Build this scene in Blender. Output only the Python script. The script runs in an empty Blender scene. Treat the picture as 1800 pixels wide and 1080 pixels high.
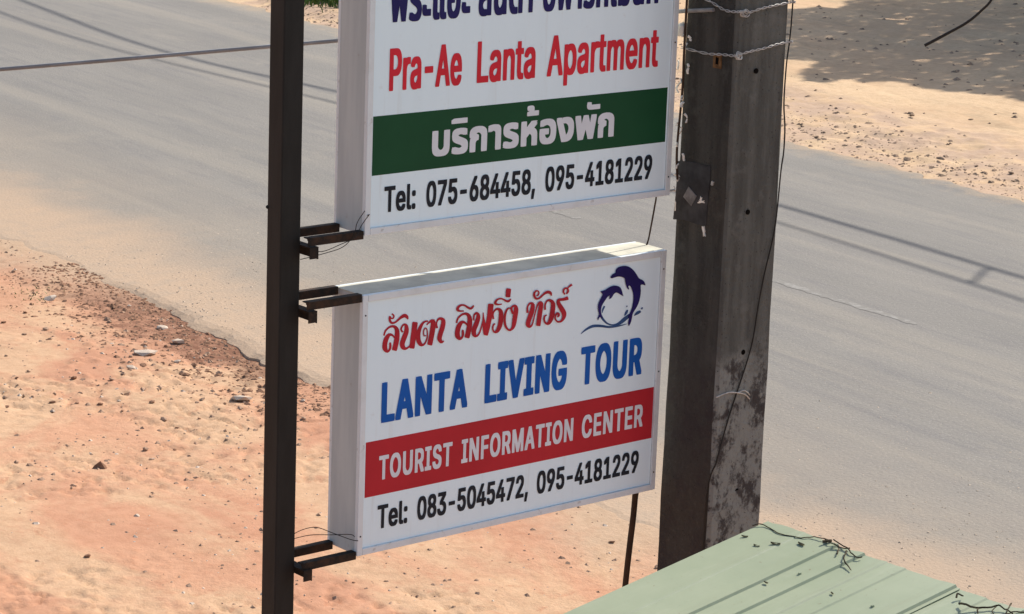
import bpy, bmesh, math, random, json
import numpy as np
from mathutils import Vector, Matrix, noise
from mathutils.geometry import tessellate_polygon, delaunay_2d_cdt

SC = bpy.context.scene
COL = SC.collection
R = math.radians
random.seed(7)

# ------------------------------------------------------------------ camera
PITCH, ROLL = 0.2362, 0.0370
CAM_POS = Vector((0, 0, 4.5))
fwd = Vector((0, math.cos(PITCH), -math.sin(PITCH)))
up0 = Vector((0, math.sin(PITCH), math.cos(PITCH)))
rt0 = Vector((1, 0, 0))
rt = math.cos(ROLL) * rt0 + math.sin(ROLL) * up0
up = -math.sin(ROLL) * rt0 + math.cos(ROLL) * up0
cd = bpy.data.cameras.new('camera')
cam = bpy.data.objects.new('camera', cd)
COL.objects.link(cam)
m = Matrix.Identity(4)
for i in range(3):
    m[i][0], m[i][1], m[i][2], m[i][3] = rt[i], up[i], -fwd[i], CAM_POS[i]
cam.matrix_world = m
cd.sensor_fit = 'HORIZONTAL'; cd.sensor_width = 36.0
cd.lens = 4785.2 / 1800 * 36
cd.clip_start = 0.1; cd.clip_end = 6000
SC.camera = cam

# ------------------------------------------------------------------ light
SUN_AZ, SUN_EL = R(42.0), R(43.0)
world = bpy.data.worlds.new('World'); SC.world = world
world.use_nodes = True
wn = world.node_tree
sky = wn.nodes.new('ShaderNodeTexSky'); sky.sky_type = 'NISHITA'
sky.sun_disc = False
sky.sun_elevation = SUN_EL; sky.sun_rotation = SUN_AZ
sky.dust_density = 2.0; sky.air_density = 1.0
bg = wn.nodes['Background']
wn.links.new(sky.outputs[0], bg.inputs[0])
bg.inputs[1].default_value = 0.126
sd = bpy.data.lights.new('sun', 'SUN'); sd.energy = 4.0; sd.angle = R(0.53); sd.color = (1.0, 0.945, 0.86)
sun = bpy.data.objects.new('sun', sd); COL.objects.link(sun)
sdir = Vector((math.sin(SUN_AZ) * math.cos(SUN_EL), math.cos(SUN_AZ) * math.cos(SUN_EL), math.sin(SUN_EL)))
sun.rotation_euler = sdir.to_track_quat('Z', 'Y').to_euler()
sun.location = (0, 0, 30)
SC.view_settings.view_transform = 'Standard'
SC.view_settings.look = 'None'
SC.view_settings.exposure = 0.50
SC.view_settings.gamma = 1.0
SC.view_settings.use_curve_mapping = False

# road directions: N = across the road (away from the camera), T = along it
AZN = R(54.5)
NV = Vector((math.sin(AZN), math.cos(AZN), 0)); TV = Vector((-math.cos(AZN), math.sin(AZN), 0))
ROTZ = math.pi / 2 - AZN
def G(n, t, z=0.0): return NV * n + TV * t + Vector((0, 0, z))

# base colours of the setting
DIRT_A = (0.46, 0.238, 0.145); DIRT_B = (0.50, 0.275, 0.168); DIRT_C = (0.53, 0.35, 0.215)
DIRT_RED = (0.40, 0.175, 0.098); DIRT_WET = (0.17, 0.080, 0.050)
FAR_A = (0.56, 0.385, 0.235); FAR_B = (0.61, 0.435, 0.27); FAR_C = (0.43, 0.315, 0.20); FAR_EDGE = (0.48, 0.34, 0.24)
ASPH_A = (0.205, 0.191, 0.170); ASPH_B = (0.235, 0.217, 0.191); ASPH_D = (0.175, 0.164, 0.156); ASPH_W = (0.290, 0.258, 0.212)
DUST_A = (0.31, 0.255, 0.195); DUST_B = (0.43, 0.305, 0.205)
GREEN_A = (0.285, 0.325, 0.210); GREEN_B = (0.355, 0.385, 0.258); GREEN_C = (0.43, 0.44, 0.315)
DATA = json.loads(r"""{"rows":[[1,"red",0.59,0.1225,[["Pra-Ae",0.0787,0.3439],["Lanta",0.4018,0.6252],["Apartment",0.6722,1.1256]]],[1,"black",0.237,0.076,[["Tel:",0.0715,0.1859],["075-684458,",0.2259,0.6429],["095-4181229",0.6836,1.1223]]],[0,"blue",-0.396,0.123,[["LANTA",0.081,0.4063],["LIVING",0.474,0.8024],["TOUR",0.8602,1.1195]]],[0,"white",-0.571,0.0745,[["TOURIST",0.0771,0.3538],["INFORMATION",0.3903,0.8388],["CENTER",0.8756,1.135]]],[0,"black",-0.7225,0.073,[["Tel:",0.0763,0.1884],["083-5045472,",0.2262,0.6619],["095-4181229",0.6979,1.1266]]],[1,"white",0.385,0.077,[["\u0e1a\u0e23\u0e34\u0e01\u0e32\u0e23\u0e2b\u0e49\u0e2d\u0e07\u0e1e\u0e31\u0e01",0.2416,0.9531]]],[1,"navy",0.787,0.108,[["\u0e1e\u0e23\u0e30\u0e41\u0e2d\u0e30",0.0765,0.3678],["\u0e25\u0e31\u0e19\u0e15\u0e32",0.3998,0.6065],["\u0e2d\u0e1e\u0e32\u0e23\u0e4c\u0e17\u0e40\u0e21\u0e49\u0e19\u0e17\u0e4c",0.6465,1.122]]]],"red":[[[852,-1313,807,-1298],[861,-1307,802,-1288],[872,-1272,811,-1251],[888,-1224,826,-1198],[913,-1184,854,-1146],[952,-1150,900,-1104],[1003,-1119,957,-1067],[1053,-1101,1017,-1041],[1100,-1097,1080,-1028],[1146,-1103,1147,-1027],[1178,-1117,1215,-1042],[1200,-1139,1279,-1074],[1217,-1169,1336,-1123],[1226,-1202,1380,-1188],[1230,-1251,1402,-1264],[1227,-1315,1411,-1344],[1221,-1381,1411,-1420],[1213,-1444,1405,-1492],[1202,-1508,1391,-1562],[1188,-1571,1376,-1629],[1171,-1639,1358,-1700],[1152,-1705,1339,-1769],[1139,-1753,1325,-1816],[1155,-1786,1295,-1834]],[[1284,-1470,1256,-1482],[1284,-1462,1247,-1478],[1257,-1423,1214,-1443],[1217,-1368,1169,-1395],[1172,-1319,1126,-1361],[1122,-1284,1093,-1349],[1063,-1260,1066,-1346],[993,-1258,1054,-1353],[932,-1283,1039,-1373],[880,-1323,1018,-1410],[838,-1371,999,-1451],[810,-1427,983,-1494],[791,-1488,970,-1543],[781,-1548,962,-1590],[776,-1606,961,-1634],[780,-1665,966,-1672],[800,-1724,970,-1698],[843,-1778,974,-1722],[900,-1818,980,-1746],[969,-1842,974,-1756],[1029,-1829,976,-1760],[1065,-1799,1002,-1748],[1091,-1766,1022,-1729],[1108,-1731,1030,-1705],[1117,-1692,1030,-1673],[1121,-1655,1030,-1641],[1116,-1615,1030,-1608],[1105,-1577,1030,-1573],[1097,-1551,1029,-1548],[1086,-1541,1036,-1539]],[[1084,-694,1111,-668],[1088,-704,1124,-670],[1109,-720,1147,-687],[1135,-741,1180,-713],[1148,-755,1205,-749],[1148,-771,1206,-787],[1141,-794,1192,-819],[1132,-806,1170,-843],[1125,-808,1135,-851],[1108,-805,1100,-846],[1095,-800,1064,-831],[1081,-781,1034,-801],[1062,-749,1013,-773],[995,-734,1054,-771],[983,-777,1059,-789],[982,-832,1066,-837],[992,-886,1078,-876],[1017,-930,1092,-900],[1055,-968,1108,-920],[1107,-994,1123,-930],[1164,-999,1149,-935],[1219,-990,1191,-933],[1274,-973,1235,-922],[1329,-946,1279,-895],[1384,-912,1327,-857],[1437,-886,1377,-820],[1492,-868,1429,-787],[1545,-855,1483,-757],[1575,-853,1547,-740],[1579,-856,1619,-754],[1591,-863,1670,-787],[1610,-873,1703,-822],[1631,-885,1719,-861],[1656,-906,1720,-896],[1675,-924,1718,-918],[1683,-930,1715,-925]],[[1543,-1286,1502,-1306],[1542,-1274,1488,-1300],[1522,-1250,1467,-1275],[1498,-1221,1436,-1235],[1490,-1197,1421,-1183],[1503,-1160,1441,-1131],[1532,-1116,1477,-1080],[1559,-1094,1518,-1043],[1573,-1100,1576,-1032],[1581,-1113,1643,-1050],[1582,-1127,1699,-1098],[1583,-1160,1729,-1163],[1580,-1212,1744,-1238],[1569,-1267,1743,-1319],[1544,-1329,1717,-1402],[1506,-1402,1679,-1481],[1473,-1472,1647,-1548],[1448,-1529,1625,-1602],[1427,-1583,1609,-1643],[1420,-1644,1604,-1670],[1434,-1708,1607,-1694],[1467,-1767,1616,-1718],[1517,-1817,1620,-1732],[1584,-1844,1623,-1745],[1649,-1848,1642,-1763],[1706,-1835,1672,-1773],[1760,-1806,1718,-1760],[1811,-1770,1771,-1730],[1847,-1744,1808,-1707],[1849,-1735,1820,-1707]],[[1897,-1025,2053,-1061],[1868,-1048,2075,-1096],[1861,-1116,2066,-1163],[1851,-1212,2052,-1259],[1840,-1307,2039,-1355],[1829,-1393,2028,-1440],[1818,-1477,2018,-1525],[1808,-1559,2007,-1607],[1797,-1644,1996,-1693],[1786,-1727,1985,-1776],[1778,-1785,1977,-1834],[1799,-1819,1949,-1855]],[[2458,-1060,2466,-1098],[2446,-1053,2456,-1104],[
2405,-1051,2417,-1104],[2342,-1050,2365,-1107],[2276,-1064,2324,-1120],[2219,-1097,2292,-1152],[2167,-1142,2261,-1199],[2122,-1193,2235,-1251],[2083,-1249,2213,-1307],[2049,-1313,2196,-1367],[2026,-1383,2186,-1426],[2014,-1458,2185,-1489],[2013,-1537,2190,-1553],[2027,-1614,2200,-1607],[2058,-1685,2216,-1652],[2105,-1749,2236,-1692],[2165,-1799,2249,-1715],[2239,-1824,2257,-1729],[2306,-1819,2279,-1743],[2358,-1794,2310,-1745],[2397,-1751,2346,-1718],[2432,-1696,2379,-1671],[2457,-1638,2404,-1618],[2469,-1576,2418,-1563],[2472,-1512,2423,-1503],[2469,-1453,2423,-1447],[2462,-1400,2417,-1398],[2450,-1351,2406,-1354],[2433,-1312,2392,-1322],[2409,-1281,2377,-1303],[2374,-1259,2365,-1295],[2333,-1261,2363,-1294],[2306,-1288,2348,-1311],[2286,-1329,2331,-1346],[2274,-1374,2321,-1384],[2276,-1424,2323,-1427],[2287,-1477,2333,-1475],[2306,-1519,2343,-1503],[2349,-1537,2342,-1501],[2380,-1529,2360,-1497],[2398,-1521,2377,-1492],[2401,-1516,2386,-1493]],[[2423,-1204,2395,-1183],[2433,-1203,2396,-1175],[2454,-1186,2415,-1155],[2485,-1164,2444,-1126],[2522,-1149,2479,-1098],[2574,-1141,2524,-1067],[2622,-1141,2585,-1036],[2589,-1134,2695,-1058],[2570,-1130,2743,-1143],[2562,-1182,2748,-1217],[2552,-1250,2746,-1293],[2542,-1325,2739,-1373],[2530,-1409,2724,-1461],[2514,-1496,2707,-1551],[2493,-1595,2685,-1652],[2469,-1697,2661,-1756],[2452,-1769,2644,-1828],[2470,-1802,2613,-1847]],[[2838,-1344,2769,-1343],[2847,-1331,2755,-1330],[2832,-1292,2752,-1291],[2813,-1239,2749,-1234],[2807,-1192,2752,-1179],[2819,-1155,2765,-1132],[2843,-1122,2784,-1088],[2869,-1103,2809,-1053],[2890,-1097,2846,-1029],[2909,-1099,2893,-1019],[2925,-1106,2944,-1023],[2945,-1121,2999,-1039],[2960,-1137,3062,-1073],[2961,-1148,3112,-1136],[2958,-1178,3125,-1207],[2946,-1230,3120,-1277],[2929,-1291,3106,-1349],[2905,-1360,3081,-1427],[2875,-1438,3049,-1506],[2849,-1509,3024,-1574],[2832,-1566,3008,-1624],[2821,-1618,2998,-1660],[2825,-1677,2995,-1682],[2853,-1737,2999,-1706],[2896,-1788,3008,-1732],[2958,-1828,3004,-1742],[3028,-1830,2998,-1748],[3065,-1808,3028,-1751],[3085,-1792,3056,-1750],[3089,-1784,3067,-1753]],[[3567,-1289,3520,-1274],[3577,-1283,3515,-1263],[3587,-1247,3523,-1226],[3603,-1199,3538,-1172],[3629,-1157,3567,-1119],[3670,-1123,3615,-1075],[3722,-1091,3675,-1038],[3775,-1073,3737,-1011],[3824,-1068,3802,-998],[3872,-1075,3872,-997],[3906,-1089,3943,-1012],[3929,-1112,4011,-1045],[3946,-1142,4071,-1096],[3957,-1176,4116,-1162],[3961,-1226,4141,-1239],[3958,-1291,4150,-1321],[3952,-1359,4151,-1399],[3945,-1423,4145,-1472],[3933,-1488,4132,-1544],[3920,-1553,4116,-1612],[3903,-1622,4098,-1685],[3884,-1690,4079,-1755],[3870,-1738,4065,-1803],[3887,-1772,4033,-1821]],[[4019,-1450,3990,-1462],[4019,-1441,3980,-1458],[3990,-1402,3946,-1422],[3948,-1345,3898,-1373],[3901,-1295,3854,-1339],[3848,-1260,3818,-1326],[3786,-1235,3791,-1323],[3714,-1233,3778,-1330],[3650,-1259,3762,-1351],[3596,-1299,3741,-1389],[3553,-1348,3722,-1430],[3524,-1405,3706,-1474],[3505,-1468,3692,-1524],[3494,-1530,3684,-1573],[3490,-1589,3684,-1617],[3494,-1649,3689,-1656],[3516,-1710,3693,-1682],[3562,-1764,3697,-1707],[3621,-1805,3704,-1732],[3694,-1830,3697,-1742],[3756,-1816,3700,-1745],[3793,-1786,3727,-1733],[3820,-1752,3748,-1714],[3837,-1716,3756,-1690],[3847,-1677,3756,-1657],[3850,-1639,3755,-1625],[3844,-1598,3755,-1591],[3833,-1559,3754,-1555],[3824,-1532,3753,-1530],[3813,-1522,3760,-1520]],[[3814,-931,3816,-960],[3805,-926,3809,-964],[3765,-920,3769,-963],[3710,-911,3711,-960],[3665,-899,3656,-954],[3635,-883,3608,-943],[3617,-867,3560,-924],[3618,-865,3518,-886],[3620,-861,3508,-839],[3623,-844,3522,-798],[3632,-826,3549,-765],[3652,-809,3590,-742],[3682,-792,3638,-726],[3714,-782,3690,-719],[3746,-781,3742,-722],[3784,-788,3794,-733],[3820,-800,3844,-750],[3854,-820,3893,-775],[3892,-851,3937,-803],[3934,-880,3976,-825],[3979,-906,4016,-845],[4031,-932,4050,-860],[4097,-940,4064,-864],[4151,-913,4089,-855],[4186,-875,4127,-831],[4207,-848,4156,-811],[4207,-838,41
69,-809]],[[4222,-1292,4180,-1286],[4229,-1286,4173,-1277],[4231,-1243,4171,-1233],[4236,-1184,4170,-1170],[4248,-1141,4180,-1113],[4270,-1117,4210,-1072],[4298,-1102,4254,-1043],[4303,-1103,4315,-1035],[4299,-1111,4378,-1067],[4304,-1137,4426,-1117],[4303,-1166,4455,-1183],[4291,-1206,4455,-1253],[4268,-1264,4439,-1325],[4240,-1327,4416,-1399],[4205,-1397,4380,-1477],[4162,-1475,4339,-1552],[4133,-1556,4314,-1612],[4128,-1632,4308,-1656],[4143,-1700,4312,-1694],[4178,-1760,4315,-1716],[4238,-1806,4313,-1728],[4310,-1825,4317,-1743],[4373,-1814,4332,-1753],[4417,-1782,4364,-1740],[4455,-1736,4401,-1705],[4488,-1680,4436,-1656],[4515,-1608,4464,-1590],[4538,-1526,4488,-1510],[4558,-1450,4511,-1434],[4577,-1381,4533,-1366],[4594,-1317,4552,-1303],[4605,-1273,4566,-1260],[4602,-1266,4572,-1256]],[[4549,-1088,4573,-1090],[4546,-1092,4578,-1095],[4545,-1150,4591,-1155],[4543,-1234,4611,-1239],[4544,-1316,4632,-1321],[4547,-1389,4654,-1393],[4551,-1460,4678,-1464],[4559,-1532,4701,-1535],[4571,-1612,4724,-1614],[4585,-1692,4747,-1694],[4596,-1748,4762,-1750],[4622,-1772,4747,-1774]],[[4749,-1834,4619,-1791],[4777,-1819,4604,-1761],[4797,-1759,4619,-1701],[4824,-1673,4640,-1614],[4851,-1579,4660,-1521],[4873,-1482,4679,-1427],[4895,-1379,4698,-1326],[4915,-1268,4714,-1220],[4934,-1137,4725,-1091],[4952,-1002,4733,-956],[4964,-907,4738,-860],[4938,-870,4769,-835]],[[5000,-1345,4943,-1345],[5007,-1334,4931,-1334],[4995,-1293,4923,-1293],[4980,-1238,4913,-1233],[4976,-1190,4913,-1174],[4991,-1153,4932,-1126],[5017,-1119,4961,-1083],[5047,-1096,4995,-1050],[5077,-1084,5035,-1026],[5107,-1082,5084,-1012],[5129,-1089,5142,-1013],[5150,-1105,5203,-1031],[5167,-1126,5269,-1069],[5175,-1150,5323,-1132],[5179,-1198,5348,-1211],[5177,-1269,5357,-1296],[5173,-1344,5357,-1378],[5167,-1418,5353,-1459],[5158,-1492,5340,-1542],[5146,-1555,5318,-1617],[5126,-1609,5284,-1683],[5103,-1657,5241,-1738],[5082,-1690,5192,-1779],[5067,-1709,5133,-1800],[5052,-1722,5071,-1800],[5041,-1727,5016,-1782],[5025,-1720,4974,-1749],[5005,-1695,4946,-1708],[4992,-1665,4929,-1665],[4987,-1628,4924,-1618],[4991,-1585,4928,-1569],[4999,-1554,4939,-1527],[5014,-1538,4965,-1498],[5035,-1527,4995,-1482],[5053,-1519,5014,-1473],[5057,-1509,5028,-1475]],[[5282,-903,5291,-928],[5274,-899,5285,-933],[5242,-899,5254,-937],[5199,-898,5209,-942],[5157,-892,5159,-942],[5114,-878,5104,-936],[5073,-860,5046,-923],[5063,-852,4989,-893],[5068,-856,4968,-841],[5072,-840,4980,-801],[5082,-820,5003,-770],[5098,-801,5035,-746],[5123,-783,5075,-727],[5151,-770,5120,-715],[5184,-764,5167,-711],[5221,-764,5218,-713],[5259,-771,5273,-724],[5301,-791,5329,-748],[5350,-822,5383,-777],[5399,-851,5430,-800],[5444,-874,5470,-815],[5491,-894,5501,-824],[5549,-900,5516,-827],[5596,-877,5539,-821],[5626,-845,5574,-803],[5645,-823,5600,-788],[5646,-814,5612,-788]],[[5454,-448,5603,-477],[5427,-470,5626,-509],[5414,-690,5607,-728],[5437,-721,5581,-750]],[[5643,-1066,5648,-1101],[5632,-1060,5639,-1106],[5598,-1057,5607,-1105],[5544,-1054,5569,-1106],[5488,-1072,5540,-1118],[5445,-1113,5515,-1152],[5409,-1168,5491,-1203],[5382,-1230,5473,-1259],[5369,-1298,5462,-1320],[5364,-1372,5458,-1388],[5368,-1445,5460,-1454],[5377,-1515,5470,-1518],[5395,-1584,5485,-1578],[5425,-1650,5508,-1631],[5472,-1711,5541,-1680],[5530,-1765,5581,-1724],[5595,-1802,5612,-1745],[5666,-1809,5634,-1743],[5727,-1792,5665,-1726],[5777,-1765,5690,-1701],[5816,-1731,5699,-1675],[5845,-1689,5701,-1639],[5868,-1637,5705,-1590],[5886,-1568,5711,-1524],[5900,-1488,5718,-1445],[5912,-1410,5726,-1364],[5926,-1332,5740,-1283],[5940,-1250,5754,-1206],[5942,-1174,5763,-1148],[5925,-1110,5765,-1110],[5894,-1057,5766,-1086],[5847,-1014,5771,-1076],[5783,-992,5776,-1073],[5730,-997,5760,-1067],[5692,-1012,5739,-1069],[5659,-1032,5720,-1079],[5630,-1063,5707,-1097],[5617,-1109,5703,-1118],[5635,-1170,5717,-1162],[5665,-1234,5745,-1221],[5686,-1278,5766,-1265],[5702,-1288,5762,-1278]],[[6351,-1329,6280,-1322],[6361,-1318,6267,-1308],[6352,-1267,
6268,-1258],[6342,-1199,6269,-1187],[6343,-1142,6279,-1122],[6363,-1104,6305,-1072],[6394,-1075,6341,-1032],[6421,-1066,6386,-1005],[6440,-1074,6449,-999],[6451,-1087,6524,-1022],[6446,-1094,6585,-1084],[6439,-1129,6600,-1159],[6423,-1192,6594,-1239],[6402,-1259,6578,-1319],[6375,-1327,6551,-1397],[6341,-1402,6515,-1473],[6311,-1475,6485,-1542],[6284,-1542,6462,-1607],[6261,-1609,6445,-1663],[6257,-1679,6438,-1696],[6293,-1747,6433,-1710],[6355,-1794,6431,-1725],[6426,-1814,6425,-1734],[6482,-1801,6435,-1739],[6522,-1770,6467,-1729],[6553,-1723,6499,-1698],[6575,-1658,6523,-1641],[6593,-1578,6543,-1562],[6613,-1495,6563,-1479],[6637,-1408,6588,-1392],[6662,-1317,6615,-1301],[6689,-1239,6640,-1221],[6717,-1177,6663,-1155],[6747,-1129,6686,-1098],[6776,-1103,6715,-1054],[6805,-1101,6761,-1022],[6808,-1109,6839,-1016],[6777,-1092,6922,-1077],[6769,-1120,6936,-1152],[6755,-1188,6930,-1231],[6740,-1264,6921,-1308],[6728,-1337,6912,-1382],[6717,-1412,6900,-1458],[6707,-1492,6888,-1536],[6695,-1585,6876,-1628],[6683,-1681,6865,-1724],[6675,-1749,6856,-1791],[6695,-1778,6831,-1810]],[[6663,-855,6639,-824],[6676,-857,6643,-815],[6698,-849,6664,-807],[6730,-835,6690,-796],[6757,-813,6706,-785],[6769,-783,6711,-768],[6770,-750,6712,-746],[6760,-718,6707,-728],[6736,-688,6695,-713],[6701,-662,6675,-698],[6658,-647,6662,-693],[6613,-650,6646,-698],[6572,-665,6623,-712],[6538,-690,6608,-730],[6517,-725,6600,-754],[6506,-767,6597,-784],[6509,-813,6601,-811],[6530,-859,6614,-839],[6566,-905,6634,-869],[6614,-941,6653,-887],[6671,-959,6674,-895],[6729,-959,6707,-899],[6788,-946,6747,-893],[6849,-915,6796,-865],[6912,-874,6854,-822],[6969,-843,6910,-784],[7020,-826,6962,-754],[7066,-816,7014,-730],[7098,-816,7074,-718],[7122,-821,7140,-726],[7147,-830,7200,-750],[7166,-838,7248,-786],[7186,-850,7272,-832],[7211,-877,7274,-872],[7229,-900,7272,-897],[7237,-905,7269,-903]],[[7050,-1324,6989,-1318],[7059,-1315,6978,-1306],[7053,-1270,6977,-1262],[7046,-1210,6976,-1198],[7049,-1157,6984,-1138],[7066,-1116,7006,-1088],[7093,-1081,7038,-1044],[7122,-1063,7077,-1011],[7149,-1064,7130,-995],[7176,-1075,7192,-997],[7200,-1093,7252,-1014],[7221,-1114,7311,-1043],[7236,-1138,7372,-1091],[7244,-1166,7416,-1162],[7246,-1220,7431,-1245],[7241,-1296,7430,-1334],[7232,-1375,7423,-1418],[7221,-1451,7412,-1500],[7207,-1526,7394,-1583],[7191,-1590,7368,-1657],[7173,-1644,7330,-1719],[7152,-1690,7283,-1770],[7137,-1717,7227,-1807],[7129,-1727,7158,-1817],[7113,-1731,7093,-1799],[7092,-1726,7044,-1768],[7069,-1705,7007,-1728],[7046,-1669,6978,-1680],[7032,-1633,6960,-1632],[7028,-1598,6958,-1585],[7032,-1560,6965,-1540],[7041,-1535,6982,-1502],[7053,-1525,7015,-1480],[7076,-1520,7051,-1473],[7096,-1516,7073,-1470],[7102,-1509,7086,-1475]],[[7925,-1015,7965,-1105],[7892,-1003,7946,-1123],[7849,-1013,7899,-1125],[7789,-1026,7830,-1127],[7733,-1035,7758,-1128],[7678,-1033,7688,-1122],[7611,-1026,7629,-1115],[7544,-1030,7604,-1117],[7492,-1060,7605,-1123],[7469,-1106,7610,-1132],[7471,-1161,7620,-1151],[7496,-1223,7645,-1186],[7533,-1287,7688,-1238],[7573,-1349,7734,-1294],[7617,-1412,7782,-1352],[7661,-1470,7834,-1417],[7690,-1515,7876,-1488],[7708,-1550,7893,-1555],[7721,-1584,7889,-1615],[7725,-1618,7869,-1669],[7717,-1659,7833,-1718],[7697,-1700,7784,-1760],[7672,-1729,7730,-1791],[7639,-1742,7670,-1804],[7600,-1744,7607,-1804],[7567,-1739,7546,-1790],[7536,-1723,7494,-1759],[7505,-1694,7452,-1718],[7483,-1664,7422,-1674],[7473,-1631,7407,-1628],[7473,-1595,7404,-1580],[7481,-1566,7411,-1537],[7501,-1543,7433,-1499],[7529,-1527,7467,-1467],[7531,-1525,7522,-1450],[7521,-1525,7587,-1478],[7535,-1543,7622,-1520],[7543,-1550,7639,-1567],[7543,-1555,7614,-1603],[7527,-1575,7578,-1619],[7512,-1590,7555,-1629],[7510,-1600,7542,-1628]],[[7821,-924,7786,-939],[7821,-914,7774,-935],[7801,-889,7750,-910],[7778,-857,7717,-873],[7769,-833,7695,-827],[7776,-808,7704,-781],[7793,-778,7728,-740],[7810,-763,7764,-711],[7826,-761,7817,-704],[7853,-767,7870,-715],[7870,-775,7917,-73
9],[7879,-790,7949,-775],[7887,-815,7967,-817],[7888,-836,7969,-859],[7880,-855,7946,-894],[7859,-880,7913,-918],[7842,-899,7890,-934],[7842,-909,7878,-935]],[[7876,-770,7849,-744],[7887,-771,7852,-736],[7910,-760,7873,-723],[7944,-744,7903,-704],[7979,-729,7935,-684],[8019,-713,7969,-661],[8061,-697,8004,-637],[8091,-686,8028,-621],[8096,-672,8049,-622]]],"blue":[[[9276,-1755,9340,-1739],[9274,-1771,9359,-1749],[9302,-1814,9388,-1792],[9344,-1879,9428,-1851],[9400,-1945,9475,-1910],[9468,-2008,9531,-1970],[9547,-2070,9595,-2032],[9631,-2122,9663,-2081],[9717,-2160,9735,-2116],[9805,-2188,9812,-2141],[9893,-2206,9890,-2153],[9981,-2219,9963,-2153],[10071,-2223,10032,-2140],[10165,-2212,10097,-2118],[10258,-2184,10163,-2084],[10345,-2144,10234,-2037],[10422,-2105,10308,-1992],[10496,-2064,10390,-1956],[10565,-2020,10470,-1924],[10612,-1989,10526,-1903],[10618,-1970,10553,-1905]],[[8545,-2293,8535,-2284],[8549,-2294,8535,-2281],[8603,-2269,8578,-2246],[8681,-2234,8642,-2196],[8764,-2204,8717,-2150],[8849,-2180,8798,-2112],[8940,-2160,8891,-2078],[9030,-2149,8994,-2058],[9120,-2149,9103,-2058],[9219,-2159,9214,-2072],[9329,-2174,9332,-2093],[9454,-2200,9464,-2124],[9593,-2232,9600,-2161],[9735,-2257,9733,-2190],[9876,-2267,9865,-2205],[10014,-2267,10000,-2213],[10143,-2263,10128,-2217],[10269,-2251,10256,-2216],[10387,-2235,10377,-2211],[10468,-2223,10461,-2208],[10470,-2221,10465,-2209]],[[9401,-1729,9386,-1725],[9404,-1727,9384,-1721],[9416,-1702,9383,-1692],[9434,-1667,9381,-1651],[9452,-1633,9387,-1608],[9472,-1599,9405,-1568],[9493,-1563,9429,-1531],[9509,-1537,9446,-1506],[9506,-1526,9458,-1502]],[[10359,-1942,10334,-1926],[10367,-1940,10333,-1920],[10394,-1927,10340,-1895],[10431,-1907,10351,-1860],[10463,-1882,10365,-1829],[10480,-1847,10389,-1802],[10490,-1810,10420,-1776],[10496,-1784,10442,-1757],[10494,-1774,10453,-1754]],[[10769,-1993,10754,-1978],[10776,-1994,10755,-1974],[10815,-1987,10776,-1949],[10869,-1978,10807,-1914],[10920,-1967,10847,-1883],[10966,-1951,10899,-1864],[11012,-1931,10954,-1852],[11045,-1917,10992,-1845],[11054,-1903,11014,-1849]],[[11080,-1830,11030,-1798],[11096,-1828,11029,-1785],[11126,-1784,11076,-1752],[11126,-1775,11088,-1750]],[[10423,-1667,10397,-1653],[10431,-1666,10396,-1646],[10458,-1641,10414,-1616],[10456,-1632,10424,-1614]]],"dol":[[[9662,-612],[9699,-569],[9752,-522],[9816,-507],[9869,-491],[9871,-448],[9872,-400],[9913,-360],[9979,-328],[10072,-311],[10178,-309],[10278,-318],[10380,-344],[10486,-395],[10589,-463],[10680,-548],[10761,-636],[10824,-719],[10884,-789],[10956,-827],[11026,-858],[11084,-900],[11129,-947],[11168,-1011],[11177,-1057],[11121,-1040],[11048,-1011],[10999,-1008],[10968,-1032],[10976,-1107],[10992,-1207],[10988,-1311],[10973,-1419],[10945,-1526],[10905,-1626],[10851,-1709],[10793,-1781],[10739,-1845],[10695,-1901],[10680,-1946],[10673,-1996],[10658,-2076],[10635,-2161],[10593,-2246],[10550,-2297],[10519,-2260],[10503,-2190],[10520,-2121],[10535,-2055],[10506,-2011],[10482,-1972],[10511,-1931],[10557,-1883],[10595,-1821],[10629,-1745],[10657,-1645],[10676,-1536],[10683,-1427],[10675,-1321],[10649,-1220],[10610,-1129],[10560,-1046],[10509,-988],[10468,-975],[10445,-993],[10467,-1050],[10488,-1102],[10454,-1099],[10405,-1064],[10364,-997],[10327,-917],[10304,-846],[10287,-784],[10279,-743],[10258,-711],[10197,-678],[10119,-651],[10039,-635],[9957,-629],[9874,-636],[9799,-646],[9742,-650],[9699,-647],[9674,-629]],[[10255,-1299],[10225,-1229],[10189,-1144],[10164,-1080],[10133,-1025],[10084,-978],[10016,-940],[9920,-910],[9814,-894],[9712,-906],[9617,-931],[9539,-963],[9462,-994],[9348,-1004],[9265,-1018],[9307,-1060],[9366,-1113],[9349,-1169],[9309,-1227],[9270,-1280],[9233,-1339],[9203,-1416],[9187,-1500],[9200,-1582],[9223,-1657],[9244,-1707],[9253,-1752],[9224,-1810],[9196,-1866],[9203,-1918],[9224,-1943],[9246,-1893],[9282,-1840],[9364,-1875],[9428,-1902],[9398,-1835],[9347,-1739],[9330,-1658],[9330,-1579],[9352,-1503],[9389,-1434],[9436,-1378],[9489,-1325],
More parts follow.
